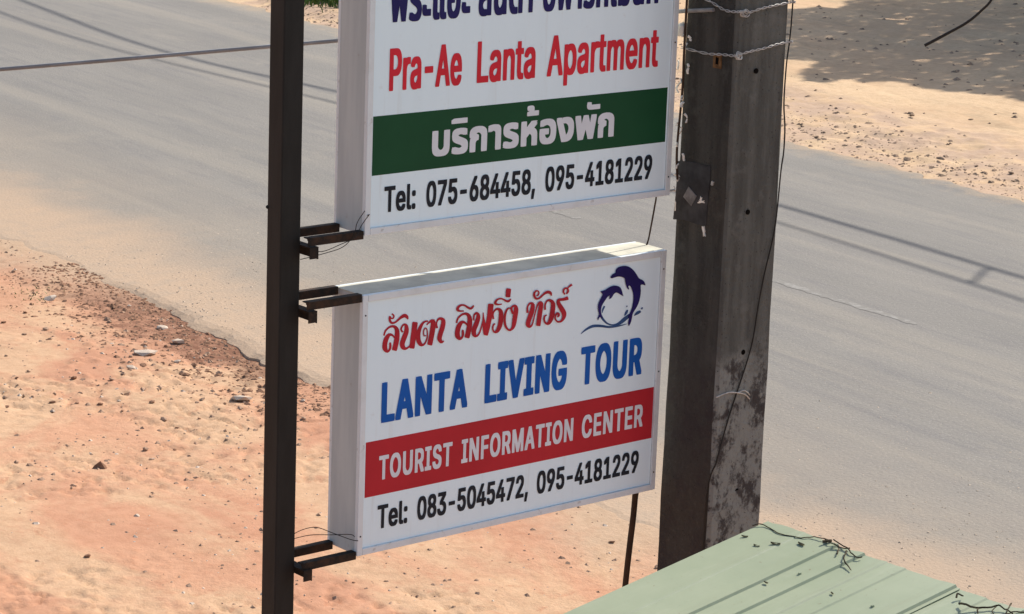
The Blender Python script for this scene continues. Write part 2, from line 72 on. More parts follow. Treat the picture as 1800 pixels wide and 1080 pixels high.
[9543,-1265],[9594,-1217],[9642,-1196],[9673,-1202],[9655,-1256],[9639,-1308],[9683,-1309],[9742,-1284],[9786,-1233],[9831,-1179],[9882,-1145],[9940,-1132],[10006,-1157],[10080,-1201],[10176,-1254]]],"glyph":{"\u0e01":[416,[[[53,0],[53,132],[54,152],[58,169],[64,184],[72,195],[82,204],[94,212],[107,218],[121,223],[122,225],[46,254],[46,277],[47,291],[50,304],[56,318],[64,330],[75,342],[87,353],[102,363],[118,371],[137,378],[157,383],[178,386],[202,387],[223,386],[243,384],[262,379],[280,373],[297,366],[313,356],[326,345],[338,331],[348,316],[354,298],[359,278],[360,256],[360,0],[298,0],[298,250],[296,271],[291,289],[282,304],[270,316],[255,325],[239,331],[221,334],[201,336],[181,335],[163,331],[147,326],[134,318],[123,309],[115,298],[110,286],[109,273],[184,236],[178,202],[166,201],[154,198],[143,193],[133,186],[125,176],[119,164],[116,149],[114,132],[114,0]]]],"\u0e07":[372,[[[119,0],[0,380],[62,380],[165,53],[173,53],[182,54],[190,55],[198,58],[206,61],[214,66],[221,71],[227,76],[233,82],[243,94],[251,108],[258,123],[264,140],[268,157],[271,174],[273,192],[273,209],[272,236],[267,260],[259,281],[247,299],[233,314],[216,324],[197,330],[175,332],[158,331],[144,327],[128,377],[135,378],[142,380],[149,381],[156,382],[179,383],[196,383],[212,381],[227,378],[241,373],[254,368],[266,361],[278,353],[288,344],[299,331],[309,317],[317,302],[324,285],[329,267],[332,248],[334,228],[335,207],[334,180],[331,156],[326,132],[318,111],[309,91],[300,73],[289,57],[277,44],[266,34],[254,26],[241,18],[227,12],[212,7],[194,3],[175,1],[153,0]]]],"\u0e15":[441,[[[191,-7],[163,-5],[139,0],[118,8],[101,20],[86,34],[74,51],[64,71],[56,93],[51,116],[47,142],[44,169],[44,198],[44,230],[47,259],[51,285],[57,307],[64,327],[72,343],[83,357],[94,368],[107,376],[122,382],[138,386],[155,387],[167,386],[178,385],[188,382],[197,379],[204,374],[211,368],[216,360],[221,351],[223,351],[227,360],[233,368],[240,374],[248,379],[258,382],[268,385],[279,386],[291,387],[312,385],[331,381],[347,374],[360,363],[371,349],[379,333],[383,313],[385,290],[385,0],[323,0],[323,289],[322,302],[320,312],[317,320],[311,326],[305,330],[298,333],[290,335],[282,336],[272,335],[264,333],[257,330],[252,326],[248,320],[245,313],[242,304],[241,294],[202,294],[200,305],[197,314],[193,322],[187,327],[181,331],[175,333],[168,335],[161,336],[148,334],[137,328],[127,318],[119,303],[113,285],[109,261],[106,231],[105,197],[106,174],[107,153],[110,133],[113,115],[117,99],[123,85],[131,73],[140,63],[151,55],[165,49],[180,46],[198,44],[205,44],[211,45],[216,45],[221,46],[239,49],[245,2],[239,0],[233,-2],[227,-4],[220,-5],[213,-6],[205,-6],[198,-7]]]],"\u0e17":[422,[[[58,0],[58,380],[101,380],[112,320],[115,320],[122,334],[132,348],[144,359],[158,369],[175,377],[193,382],[212,386],[234,387],[254,386],[272,383],[289,379],[305,373],[319,365],[331,355],[341,343],[350,329],[357,314],[362,296],[365,276],[366,254],[366,0],[304,0],[304,250],[303,270],[299,287],[293,301],[284,313],[272,323],[258,330],[241,334],[222,335],[206,334],[192,331],[178,326],[166,320],[156,311],[146,302],[138,291],[132,278],[127,265],[123,251],[121,236],[120,220],[120,0]]]],"\u0e19":[425,[[[187,-7],[167,-6],[149,-3],[132,1],[117,7],[103,15],[91,25],[80,37],[72,51],[65,66],[60,84],[57,104],[56,126],[56,380],[118,380],[118,130],[119,110],[123,93],[130,79],[139,67],[151,57],[165,50],[181,46],[200,45],[223,47],[243,53],[261,63],[276,76],[287,93],[296,113],[301,135],[302,160],[302,380],[364,380],[364,0],[313,0],[310,56],[307,56],[299,43],[289,31],[277,20],[263,11],[247,3],[229,-3],[209,-6]]]],"\u0e1a":[419,[[[209,-7],[171,-5],[139,2],[112,14],[92,31],[76,51],[65,76],[58,105],[56,137],[56,380],[118,380],[118,137],[119,115],[123,96],[130,80],[140,67],[153,57],[168,50],[187,46],[209,44],[231,46],[250,50],[266,57],[278,67],[288,80],[295,96],[300,115],[301,137],[301,380],[363,380],[363,137],[360,105],[354,76],[343,51],[327,31],[306,14],[280,2],[247,-5]]]],"\u0e1e":[482,[[[97,0],[28,380],[92,380],[119,215],[120,204],[122,192],[124,178],[126,16
3],[134,87],[136,87],[139,102],[142,116],[145,129],[148,141],[159,183],[169,217],[215,380],[266,380],[313,217],[322,183],[333,141],[336,129],[339,116],[342,102],[345,87],[348,87],[350,108],[352,128],[354,146],[356,163],[357,178],[359,192],[361,204],[363,215],[390,380],[454,380],[385,0],[325,0],[261,207],[251,243],[249,253],[247,264],[245,277],[243,292],[240,292],[239,282],[237,273],[235,265],[234,257],[227,230],[220,207],[157,0]]]],"\u0e21":[426,[[[239,-7],[218,-6],[198,-3],[180,3],[163,11],[148,20],[135,32],[126,45],[119,60],[116,60],[112,0],[62,0],[62,380],[123,380],[123,160],[124,143],[126,128],[130,113],[136,100],[142,87],[150,76],[160,67],[171,59],[183,53],[197,49],[211,46],[227,45],[246,46],[262,50],[276,57],[288,67],[297,79],[303,93],[307,110],[308,130],[308,380],[370,380],[370,126],[369,104],[366,84],[361,66],[354,51],[345,37],[335,25],[323,15],[309,7],[294,1],[277,-3],[259,-6]]]],"\u0e23":[338,[[[163,-7],[143,-6],[124,-5],[105,-2],[87,1],[70,5],[55,10],[41,15],[28,20],[46,70],[79,58],[89,55],[99,53],[109,50],[120,48],[131,47],[142,45],[153,45],[164,44],[182,45],[198,48],[212,52],[225,58],[236,66],[244,75],[248,86],[250,98],[249,106],[247,113],[245,120],[241,126],[236,131],[230,137],[223,142],[214,147],[205,152],[194,157],[181,161],[168,166],[147,173],[128,180],[110,188],[94,195],[80,203],[67,212],[57,222],[48,233],[41,244],[36,257],[34,271],[33,287],[34,301],[36,315],[41,327],[48,339],[57,349],[68,359],[81,367],[97,374],[114,380],[134,384],[156,386],[181,387],[197,387],[213,385],[229,384],[244,381],[258,378],[270,374],[281,370],[290,365],[290,313],[284,316],[277,318],[269,321],[260,324],[251,326],[242,329],[232,331],[222,333],[211,334],[201,335],[190,336],[179,336],[157,335],[139,333],[125,328],[113,322],[105,315],[99,307],[96,299],[94,290],[95,283],[96,276],[99,270],[103,264],[108,259],[115,254],[123,249],[133,244],[144,239],[158,234],[173,228],[190,222],[206,216],[222,210],[237,203],[251,196],[264,189],[276,180],[286,170],[295,160],[302,148],[307,135],[310,120],[311,104],[310,90],[308,76],[303,62],[297,50],[289,38],[278,27],[265,17],[250,9],[233,2],[212,-3],[189,-6]]]],"\u0e25":[396,[[[279,0],[279,253],[278,274],[274,292],[267,306],[258,317],[246,326],[231,332],[212,335],[190,336],[173,336],[156,334],[140,331],[124,327],[108,322],[93,316],[78,309],[64,301],[64,359],[75,364],[87,369],[102,373],[118,378],[136,382],[155,385],[175,386],[196,387],[213,386],[230,385],[245,382],[259,379],[272,375],[284,369],[295,363],[304,355],[312,347],[320,337],[326,326],[331,314],[335,302],[338,288],[339,273],[340,257],[340,0]],[[160,-7],[131,-5],[106,0],[84,9],[66,21],[52,37],[42,55],[36,77],[34,102],[37,129],[44,153],[58,173],[76,191],[100,205],[131,215],[168,223],[212,227],[291,232],[291,181],[221,176],[188,173],[161,168],[139,162],[123,154],[111,144],[103,133],[98,119],[96,103],[98,89],[101,76],[108,66],[116,58],[127,51],[140,47],[155,44],[171,43],[177,43],[183,43],[188,44],[193,45],[212,49],[221,3],[214,0],[207,-1],[200,-3],[192,-5],[185,-6],[176,-6],[168,-7]]]],"\u0e2b":[407,[[[62,0],[62,380],[123,380],[123,216],[126,216],[284,380],[356,380],[356,378],[123,143],[123,0]],[[298,0],[298,134],[296,153],[291,170],[283,185],[273,198],[258,208],[239,215],[217,219],[190,221],[226,266],[247,265],[266,262],[284,257],[299,250],[313,241],[325,231],[335,219],[344,205],[351,190],[355,173],[358,155],[359,135],[359,0]]]],"\u0e2d":[398,[[[191,-7],[156,-4],[125,3],[100,15],[79,32],[62,55],[51,83],[44,116],[42,155],[43,186],[45,218],[191,218],[191,169],[103,169],[103,155],[104,135],[106,116],[109,101],[113,87],[118,76],[125,66],[133,58],[142,53],[152,48],[163,45],[176,44],[189,43],[204,44],[218,46],[231,50],[243,55],[254,62],[264,71],[272,83],[279,98],[284,115],[288,136],[290,160],[291,187],[291,212],[288,234],[285,254],[280,271],[274,286],[266,300],[256,311],[244,320],[230,327],[214,332],[196,335],[175,336],[164,335],[154,335],[143,333],[132,332],[122,330],[112,327],[102,324],[92,321],[83,317],[73,312],[63,308],[54,302],[54,360],[61,364],[70,367],[
78,370],[88,373],[98,376],[109,379],[121,381],[132,383],[145,385],[157,386],[170,387],[183,387],[212,385],[238,381],[262,373],[282,362],[300,349],[315,333],[327,314],[337,293],[345,270],[350,244],[353,217],[354,187],[353,158],[350,131],[345,105],[338,83],[329,62],[318,44],[303,29],[287,16],[267,6],[245,-1],[219,-6]]]],"\u0e30":[234,[[[106,239],[93,239],[80,241],[69,243],[60,247],[52,252],[45,257],[39,263],[35,269],[31,276],[29,283],[28,291],[27,298],[27,303],[28,309],[29,314],[30,320],[32,325],[34,330],[36,334],[38,338],[90,330],[87,320],[85,308],[86,304],[87,300],[88,296],[90,293],[93,290],[97,289],[102,287],[108,287],[207,287],[207,239]],[[106,44],[93,45],[80,47],[69,49],[60,53],[52,58],[45,63],[39,69],[35,75],[31,82],[29,89],[28,97],[27,104],[27,109],[28,115],[29,120],[30,126],[32,131],[34,136],[36,140],[38,144],[90,136],[87,126],[85,114],[86,109],[87,105],[88,102],[90,99],[93,96],[97,94],[102,93],[108,93],[207,93],[207,44]]]],"\u0e31":[0,[[[-150,440],[-164,441],[-176,442],[-187,445],[-196,449],[-204,453],[-211,458],[-217,464],[-222,470],[-225,477],[-228,484],[-229,491],[-230,498],[-229,503],[-229,509],[-228,514],[-226,520],[-225,526],[-223,531],[-221,536],[-218,540],[-166,531],[-169,522],[-171,510],[-170,505],[-169,501],[-167,498],[-165,494],[-162,491],[-158,489],[-152,488],[-146,488],[29,488],[29,440]]]],"\u0e32":[282,[[[164,0],[164,270],[163,286],[160,299],[155,311],[148,320],[139,327],[127,332],[113,335],[96,336],[83,335],[72,334],[60,332],[49,329],[38,325],[27,321],[17,316],[7,311],[7,366],[15,370],[24,373],[34,377],[46,380],[60,383],[75,385],[90,387],[107,387],[125,386],[141,384],[156,381],[170,377],[182,371],[193,363],[203,353],[211,342],[217,329],[222,314],[224,298],[225,279],[225,0]]]],"\u0e34":[0,[[[-356,440],[-356,467],[-306,490],[-62,490],[-62,440]]]],"\u0e40":[205,[[[142,-7],[133,-7],[124,-5],[115,-3],[106,-1],[98,3],[90,8],[84,14],[78,21],[73,30],[69,41],[67,52],[67,66],[67,380],[128,380],[128,74],[129,66],[130,60],[132,55],[135,51],[139,48],[144,45],[150,44],[157,44],[171,45],[184,49],[192,3],[186,1],[179,-2],[173,-4],[166,-5],[160,-6],[154,-6],[148,-7]]]],"\u0e41":[394,[[[142,-7],[133,-7],[124,-5],[115,-3],[106,-1],[98,3],[90,8],[84,14],[78,21],[73,30],[69,41],[67,52],[67,66],[67,380],[128,380],[128,74],[129,66],[130,60],[132,55],[135,51],[139,48],[144,45],[150,44],[157,44],[171,45],[184,49],[192,3],[186,1],[179,-2],[173,-4],[166,-5],[160,-6],[154,-6],[148,-7]],[[331,-7],[322,-7],[313,-5],[304,-3],[295,-1],[287,3],[280,8],[273,14],[267,21],[262,30],[259,41],[257,52],[256,66],[256,380],[318,380],[318,74],[318,66],[319,60],[322,55],[325,51],[329,48],[334,45],[340,44],[347,44],[360,45],[373,49],[381,3],[375,1],[368,-2],[362,-4],[356,-5],[350,-6],[343,-6],[337,-7]]]],"\u0e49":[0,[[[-255,440],[-255,471],[-248,472],[-241,474],[-234,476],[-227,479],[-220,482],[-213,485],[-208,489],[-202,493],[-198,497],[-195,502],[-193,508],[-193,514],[-193,518],[-194,522],[-196,525],[-198,528],[-201,531],[-205,533],[-209,534],[-214,534],[-218,534],[-221,533],[-225,532],[-229,531],[-241,526],[-255,564],[-248,570],[-241,574],[-233,577],[-224,579],[-216,581],[-209,582],[-203,582],[-197,583],[-184,582],[-172,579],[-162,574],[-154,567],[-147,559],[-142,550],[-139,540],[-138,528],[-139,519],[-141,510],[-144,502],[-148,495],[-153,488],[-159,482],[-165,477],[-171,472],[-178,489],[-40,489],[-40,440]]]],"\u0e4c":[0,[[[-175,420],[-178,424],[-180,429],[-182,434],[-183,440],[-185,446],[-186,452],[-186,458],[-187,464],[-186,471],[-185,478],[-183,485],[-180,491],[-177,497],[-172,503],[-165,508],[-158,512],[-149,516],[-139,519],[-127,520],[-114,521],[-19,521],[-19,473],[-98,473],[-104,473],[-110,472],[-115,470],[-120,468],[-124,465],[-126,461],[-128,456],[-128,450],[-127,440],[-122,429]]]],",":[188,[[[38,-119],[68,71],[137,71],[84,-119]]]],"-":[453,[[[337,244],[337,188],[114,188],[114,244]]]],"0":[453,[[[227,-7],[199,-5],[174,1],[151,11],[130,24],[111,41],[95,62],[80,86],[69,113],[60,144],[53,178],[49,214],[48,254],[49,294],[53,330],[60,364],[69,
395],[81,422],[95,447],[112,467],[130,484],[151,498],[174,508],[200,514],[227,516],[254,514],[279,508],[302,498],[323,484],[342,467],[358,447],[372,422],[384,395],[393,364],[400,330],[404,294],[405,254],[404,214],[400,178],[393,144],[384,113],[373,86],[359,62],[342,41],[323,24],[302,11],[279,1],[254,-5]],[[227,50],[245,51],[261,56],[276,63],[290,74],[303,87],[313,103],[323,122],[330,144],[336,168],[340,194],[343,223],[344,254],[343,285],[340,314],[336,341],[330,365],[323,387],[313,405],[303,422],[290,435],[276,446],[261,453],[245,458],[227,460],[209,458],[192,453],[177,446],[163,435],[151,422],[140,405],[131,387],[123,365],[117,341],[113,314],[110,285],[109,254],[110,223],[113,194],[117,168],[123,144],[131,122],[140,103],[151,87],[163,74],[177,63],[192,56],[209,51]]]],"1":[453,[[[76,0],[76,55],[391,55],[391,0]],[[276,509],[276,0],[212,0],[212,448],[209,448],[86,358],[86,427],[198,509]]]],"2":[453,[[[64,0],[64,47],[234,229],[248,243],[261,257],[272,270],[282,282],[291,294],[299,305],[305,316],[311,327],[315,337],[318,348],[320,360],[320,371],[319,385],[317,397],[313,408],[308,419],[301,428],[293,436],[283,443],[273,449],[262,454],[250,457],[237,459],[224,460],[209,459],[196,457],[184,453],[172,447],[162,441],[153,433],[145,424],[139,413],[134,402],[130,390],[128,376],[127,362],[66,362],[67,384],[71,405],[77,424],[86,442],[98,459],[111,473],[126,486],[143,496],[162,505],[182,511],[203,514],[225,516],[247,514],[268,511],[288,505],[306,497],[323,486],[337,474],[350,461],[361,445],[370,428],[376,411],[380,392],[381,372],[380,358],[378,345],[375,331],[371,318],[365,304],[357,290],[347,275],[336,259],[322,241],[306,223],[288,202],[267,180],[153,60],[153,57],[389,57],[389,0]]]],"3":[453,[[[218,-7],[195,-6],[173,-3],[152,2],[133,10],[114,19],[98,30],[83,43],[70,57],[60,74],[52,91],[46,111],[44,132],[109,132],[111,119],[115,107],[120,97],[126,87],[134,78],[144,71],[154,64],[165,59],[178,55],[191,52],[204,50],[219,50],[234,51],[248,53],[262,56],[275,61],[287,67],[297,74],[307,83],[315,93],[321,104],[325,116],[328,130],[329,145],[328,158],[326,172],[322,184],[316,196],[308,207],[299,217],[288,226],[275,234],[260,240],[242,244],[223,247],[201,248],[157,248],[157,299],[288,448],[288,452],[70,452],[70,509],[372,509],[372,461],[211,278],[211,289],[239,290],[264,288],[287,284],[308,276],[327,265],[344,253],[359,239],[371,222],[381,205],[387,186],[392,166],[393,145],[392,123],[387,103],[380,84],[370,66],[358,50],[344,36],[327,23],[309,12],[288,4],[266,-2],[243,-6]]]],"4":[453,[[[40,105],[40,158],[247,509],[311,509],[109,166],[109,163],[413,163],[413,105]],[[282,0],[282,121],[282,146],[282,318],[343,318],[343,0]]]],"5":[453,[[[221,-7],[199,-6],[178,-2],[159,3],[140,11],[123,21],[108,32],[94,45],[83,60],[73,76],[66,93],[62,111],[60,130],[122,130],[124,119],[127,108],[132,98],[138,89],[145,80],[154,73],[163,66],[173,60],[184,56],[196,52],[208,50],[221,50],[236,51],[250,53],[264,58],[276,64],[288,72],[298,82],[307,92],[314,104],[320,117],[324,131],[327,146],[328,162],[327,178],[324,193],[320,208],[314,221],[306,233],[297,244],[286,254],[275,262],[262,269],[248,273],[233,276],[218,277],[205,276],[192,275],[180,272],[167,268],[156,264],[145,258],[136,252],[128,246],[67,253],[96,509],[366,509],[366,452],[151,452],[134,301],[136,301],[145,308],[155,315],[166,320],[178,325],[190,329],[203,331],[216,333],[229,334],[247,333],[263,330],[279,326],[294,321],[308,314],[321,306],[334,296],[345,285],[355,273],[364,260],[372,246],[379,231],[384,215],[388,199],[390,181],[391,163],[390,139],[385,117],[379,95],[369,76],[357,57],[343,41],[327,27],[309,15],[289,6],[268,-1],[245,-5]]]],"6":[453,[[[226,-7],[203,-5],[182,-1],[161,5],[142,15],[125,26],[109,40],[96,56],[84,74],[75,94],[69,115],[65,138],[64,162],[65,180],[68,199],[73,219],[80,239],[89,261],[102,285],[118,311],[137,340],[252,509],[322,509],[151,261],[145,261],[149,268],[154,275],[159,281],[165,288],[172,293],[179,299],[187,303],[196,307],[205,310],[214,312],[224,314],[235,314],[257,313],[278,309],[298,303],
[316,295],[332,284],[346,271],[359,257],[370,240],[378,221],[384,201],[388,180],[389,157],[388,134],[384,112],[377,92],[368,73],[356,55],[343,39],[327,26],[310,14],[291,5],[271,-2],[249,-6]],[[226,48],[241,49],[254,52],[267,56],[279,63],[289,70],[299,79],[307,90],[314,101],[320,114],[324,128],[327,142],[327,157],[327,173],[324,187],[320,201],[314,213],[307,225],[299,235],[289,244],[279,251],[267,258],[254,262],[241,264],[226,265],[212,264],[198,262],[186,258],[174,252],[163,244],[153,235],[145,225],[138,214],[132,201],[128,188],[126,174],[125,158],[126,143],[128,128],[132,114],[138,102],[145,90],[153,79],[163,70],[174,63],[186,56],[198,52],[212,49]]]],"7":[453,[[[97,0],[323,448],[323,452],[62,452],[62,509],[391,509],[391,449],[165,0]]]],"8":[453,[[[226,-7],[201,-6],[178,-2],[156,3],[136,11],[117,21],[101,33],[86,47],[74,62],[64,78],[57,96],[53,115],[52,135],[53,151],[55,166],[59,181],[65,195],[72,208],[81,220],[90,231],[101,241],[113,249],[125,256],[139,261],[153,265],[153,267],[135,273],[119,282],[105,293],[93,308],[83,324],[76,342],[72,360],[70,380],[72,399],[75,417],[82,434],[90,450],[101,464],[114,477],[129,488],[146,498],[164,506],[184,511],[204,514],[226,516],[248,514],[269,511],[288,506],[306,498],[323,488],[337,477],[350,464],[361,450],[370,434],[377,417],[380,399],[382,380],[380,361],[376,342],[369,324],[359,308],[347,293],[333,282],[318,273],[300,267],[300,265],[314,261],[327,256],[339,249],[351,241],[362,231],[372,220],[380,208],[387,195],[393,181],[397,166],[400,151],[401,135],[399,115],[395,96],[388,78],[378,62],[366,47],[352,33],[335,21],[317,11],[296,3],[275,-2],[251,-6]],[[226,49],[243,50],[258,52],[272,55],[285,60],[296,66],[307,74],[315,82],[323,91],[329,102],[333,113],[336,126],[337,139],[336,152],[333,165],[329,177],[322,189],[314,199],[305,208],[295,216],[283,223],[270,228],[256,232],[242,234],[226,235],[211,234],[196,232],[182,228],[169,223],[157,216],[147,208],[138,199],[130,189],[123,177],[119,165],[116,152],[115,139],[116,126],[119,113],[123,102],[129,91],[136,82],[145,74],[156,66],[167,60],[180,55],[195,52],[210,50]],[[226,290],[239,290],[252,292],[263,296],[274,300],[284,306],[293,313],[300,321],[307,330],[312,341],[316,351],[318,363],[319,376],[318,388],[316,399],[313,410],[308,420],[301,429],[294,437],[285,444],[275,449],[264,454],[252,457],[240,459],[226,460],[213,459],[200,457],[188,454],[177,449],[167,444],[159,437],[151,429],[145,420],[139,410],[136,399],[134,388],[133,376],[134,363],[136,351],[139,341],[145,330],[151,321],[159,313],[168,306],[178,300],[189,296],[201,292],[213,290]]]],"9":[453,[[[226,516],[249,514],[271,510],[291,503],[310,494],[328,482],[343,468],[356,452],[368,434],[377,414],[384,393],[388,371],[389,347],[388,328],[385,309],[380,290],[373,270],[363,248],[350,224],[334,197],[315,168],[200,0],[130,0],[301,248],[307,248],[303,240],[299,234],[294,227],[287,221],[281,215],[273,210],[265,206],[257,202],[248,199],[238,196],[228,195],[218,195],[195,196],[175,199],[155,206],[137,214],[121,225],[106,237],[94,252],[83,269],[74,287],[68,307],[65,329],[64,352],[65,375],[69,397],[75,417],[85,436],[96,454],[110,469],[125,483],[143,494],[162,504],[182,510],[203,514]],[[226,460],[212,459],[199,457],[186,452],[174,446],[163,438],[154,429],[145,419],[138,407],[133,395],[129,381],[126,367],[125,352],[126,336],[129,322],[133,308],[138,295],[145,284],[154,274],[163,265],[174,257],[186,251],[199,247],[212,244],[226,243],[240,244],[254,247],[267,251],[279,257],[289,265],[299,273],[307,284],[314,295],[320,308],[324,321],[327,335],[327,350],[327,366],[324,381],[320,394],[314,407],[307,419],[299,429],[290,438],[279,446],[267,452],[254,457],[241,459]]]],":":[188,[[[95,-4],[86,-4],[78,-1],[70,3],[63,9],[57,16],[53,24],[50,32],[50,41],[50,50],[53,59],[57,66],[63,73],[70,79],[78,83],[86,86],[95,87],[104,86],[113,83],[121,79],[128,73],[134,66],[138,59],[140,50],[141,41],[140,32],[138,24],[134,16],[128,9],[121,3],[113,-1],[104,-4]],[[95,271],[86,272],[78,274],[70,278],[63,284],[57,291],[53,299],[50,307],[50,
316],[50,325],[53,334],[57,342],[63,349],[70,354],[78,359],[86,361],[95,362],[104,361],[113,359],[121,354],[128,349],[134,342],[138,334],[140,325],[141,316],[140,307],[138,299],[134,291],[128,284],[121,278],[113,274],[104,272]]]],"A":[480,[[[16,0],[201,509],[276,509],[463,0],[395,0],[287,302],[282,317],[276,334],[270,352],[264,372],[257,394],[250,420],[241,447],[232,478],[245,478],[236,447],[228,419],[220,393],[213,371],[206,351],[201,333],[195,317],[191,302],[85,0]],[[110,142],[110,199],[370,199],[370,142]]]],"C":[510,[[[267,-7],[235,-5],[205,1],[177,11],[150,25],[126,42],[104,63],[86,88],[70,115],[57,146],[48,179],[42,215],[40,254],[42,293],[48,329],[57,362],[70,393],[86,421],[104,445],[126,466],[150,484],[177,498],[205,508],[235,514],[267,516],[286,515],[305,513],[323,509],[340,504],[357,498],[373,490],[388,481],[402,471],[415,460],[427,447],[438,433],[448,418],[456,402],[463,385],[469,367],[473,348],[408,348],[405,361],[401,373],[395,384],[389,395],[382,404],[375,413],[366,421],[357,428],[348,435],[337,440],[327,445],[315,449],[304,452],[292,454],[280,455],[267,456],[245,454],[223,450],[203,443],[184,432],[166,419],[150,403],[137,385],[125,364],[116,340],[109,314],[105,285],[103,254],[105,223],[109,194],[116,168],[125,145],[137,123],[151,105],[166,89],[184,76],[203,66],[223,59],[245,54],[267,53],[280,53],[292,55],[304,57],[315,60],[327,64],[337,69],[348,74],[357,81],[366,88],[375,96],[382,105],[389,114],[395,125],[401,136],[405,148],[408,160],[473,160],[469,142],[463,124],[457,107],[448,91],[438,76],[428,62],[416,49],[402,38],[388,28],[373,19],[357,11],[341,5],[323,0],[305,-4],[286,-6]]]],"E":[419,[[[60,0],[60,509],[372,509],[372,452],[125,452],[125,286],[355,286],[355,229],[125,229],[125,57],[375,57],[375,0]]]],"F":[410,[[[60,0],[60,509],[369,509],[369,452],[125,452],[125,278],[346,278],[346,221],[125,221],[125,0]]]],"G":[520,[[[269,-7],[236,-5],[205,1],[176,11],[149,25],[125,43],[104,64],[85,88],[69,116],[57,146],[47,179],[42,215],[40,254],[42,293],[47,329],[57,362],[69,393],[85,421],[103,445],[125,466],[149,484],[175,498],[203,508],[233,514],[265,516],[285,515],[304,513],[322,509],[340,504],[358,497],[374,489],[389,480],[403,469],[416,458],[429,445],[439,431],[449,416],[458,401],[465,384],[470,367],[474,349],[408,349],[404,361],[399,372],[393,383],[387,393],[380,403],[373,411],[365,420],[356,427],[347,434],[337,439],[326,444],[315,448],[304,452],[291,454],[279,455],[265,456],[243,454],[222,450],[202,443],[183,432],[166,419],[150,404],[137,385],[125,364],[116,340],[109,314],[105,285],[103,254],[105,223],[109,194],[116,168],[125,145],[137,124],[151,105],[166,90],[184,76],[203,66],[224,59],[246,54],[269,53],[290,54],[309,57],[328,63],[345,71],[360,81],[374,93],[386,107],[396,123],[404,141],[410,160],[414,180],[415,202],[434,199],[283,199],[283,256],[478,256],[478,200],[476,170],[471,141],[463,115],[451,91],[436,69],[419,50],[399,33],[377,19],[352,8],[326,0],[298,-5]]]],"I":[300,[[[31,0],[31,57],[118,57],[118,452],[31,452],[31,509],[269,509],[269,452],[183,452],[183,57],[269,57],[269,0]]]],"L":[393,[[[60,0],[60,509],[125,509],[125,57],[361,57],[361,0]]]],"M":[628,[[[60,0],[60,509],[152,509],[277,187],[287,159],[299,123],[311,84],[322,49],[307,49],[318,83],[330,121],[342,158],[352,187],[476,509],[568,509],[568,0],[504,0],[504,291],[504,327],[505,369],[506,413],[507,457],[513,457],[509,445],[505,433],[502,421],[498,409],[482,363],[467,322],[456,291],[342,0],[286,0],[170,291],[159,321],[145,361],[129,408],[112,457],[119,457],[120,416],[121,372],[122,328],[122,291],[122,0]]]],"N":[523,[[[60,0],[60,509],[136,509],[343,183],[347,176],[352,169],[357,160],[363,151],[369,141],[375,130],[381,119],[388,107],[394,94],[401,82],[407,68],[414,55],[405,54],[403,68],[402,81],[401,95],[401,108],[400,121],[400,134],[399,146],[399,157],[399,195],[399,509],[463,509],[463,0],[387,0],[202,290],[177,331],[171,342],[164,354],[156,367],[148,381],[108,452],[119,454],[122,384],[124,328],[125,291],[125,0]]]],"O":[533,[[[267,-7],[235,-5],[205,1],[177,11
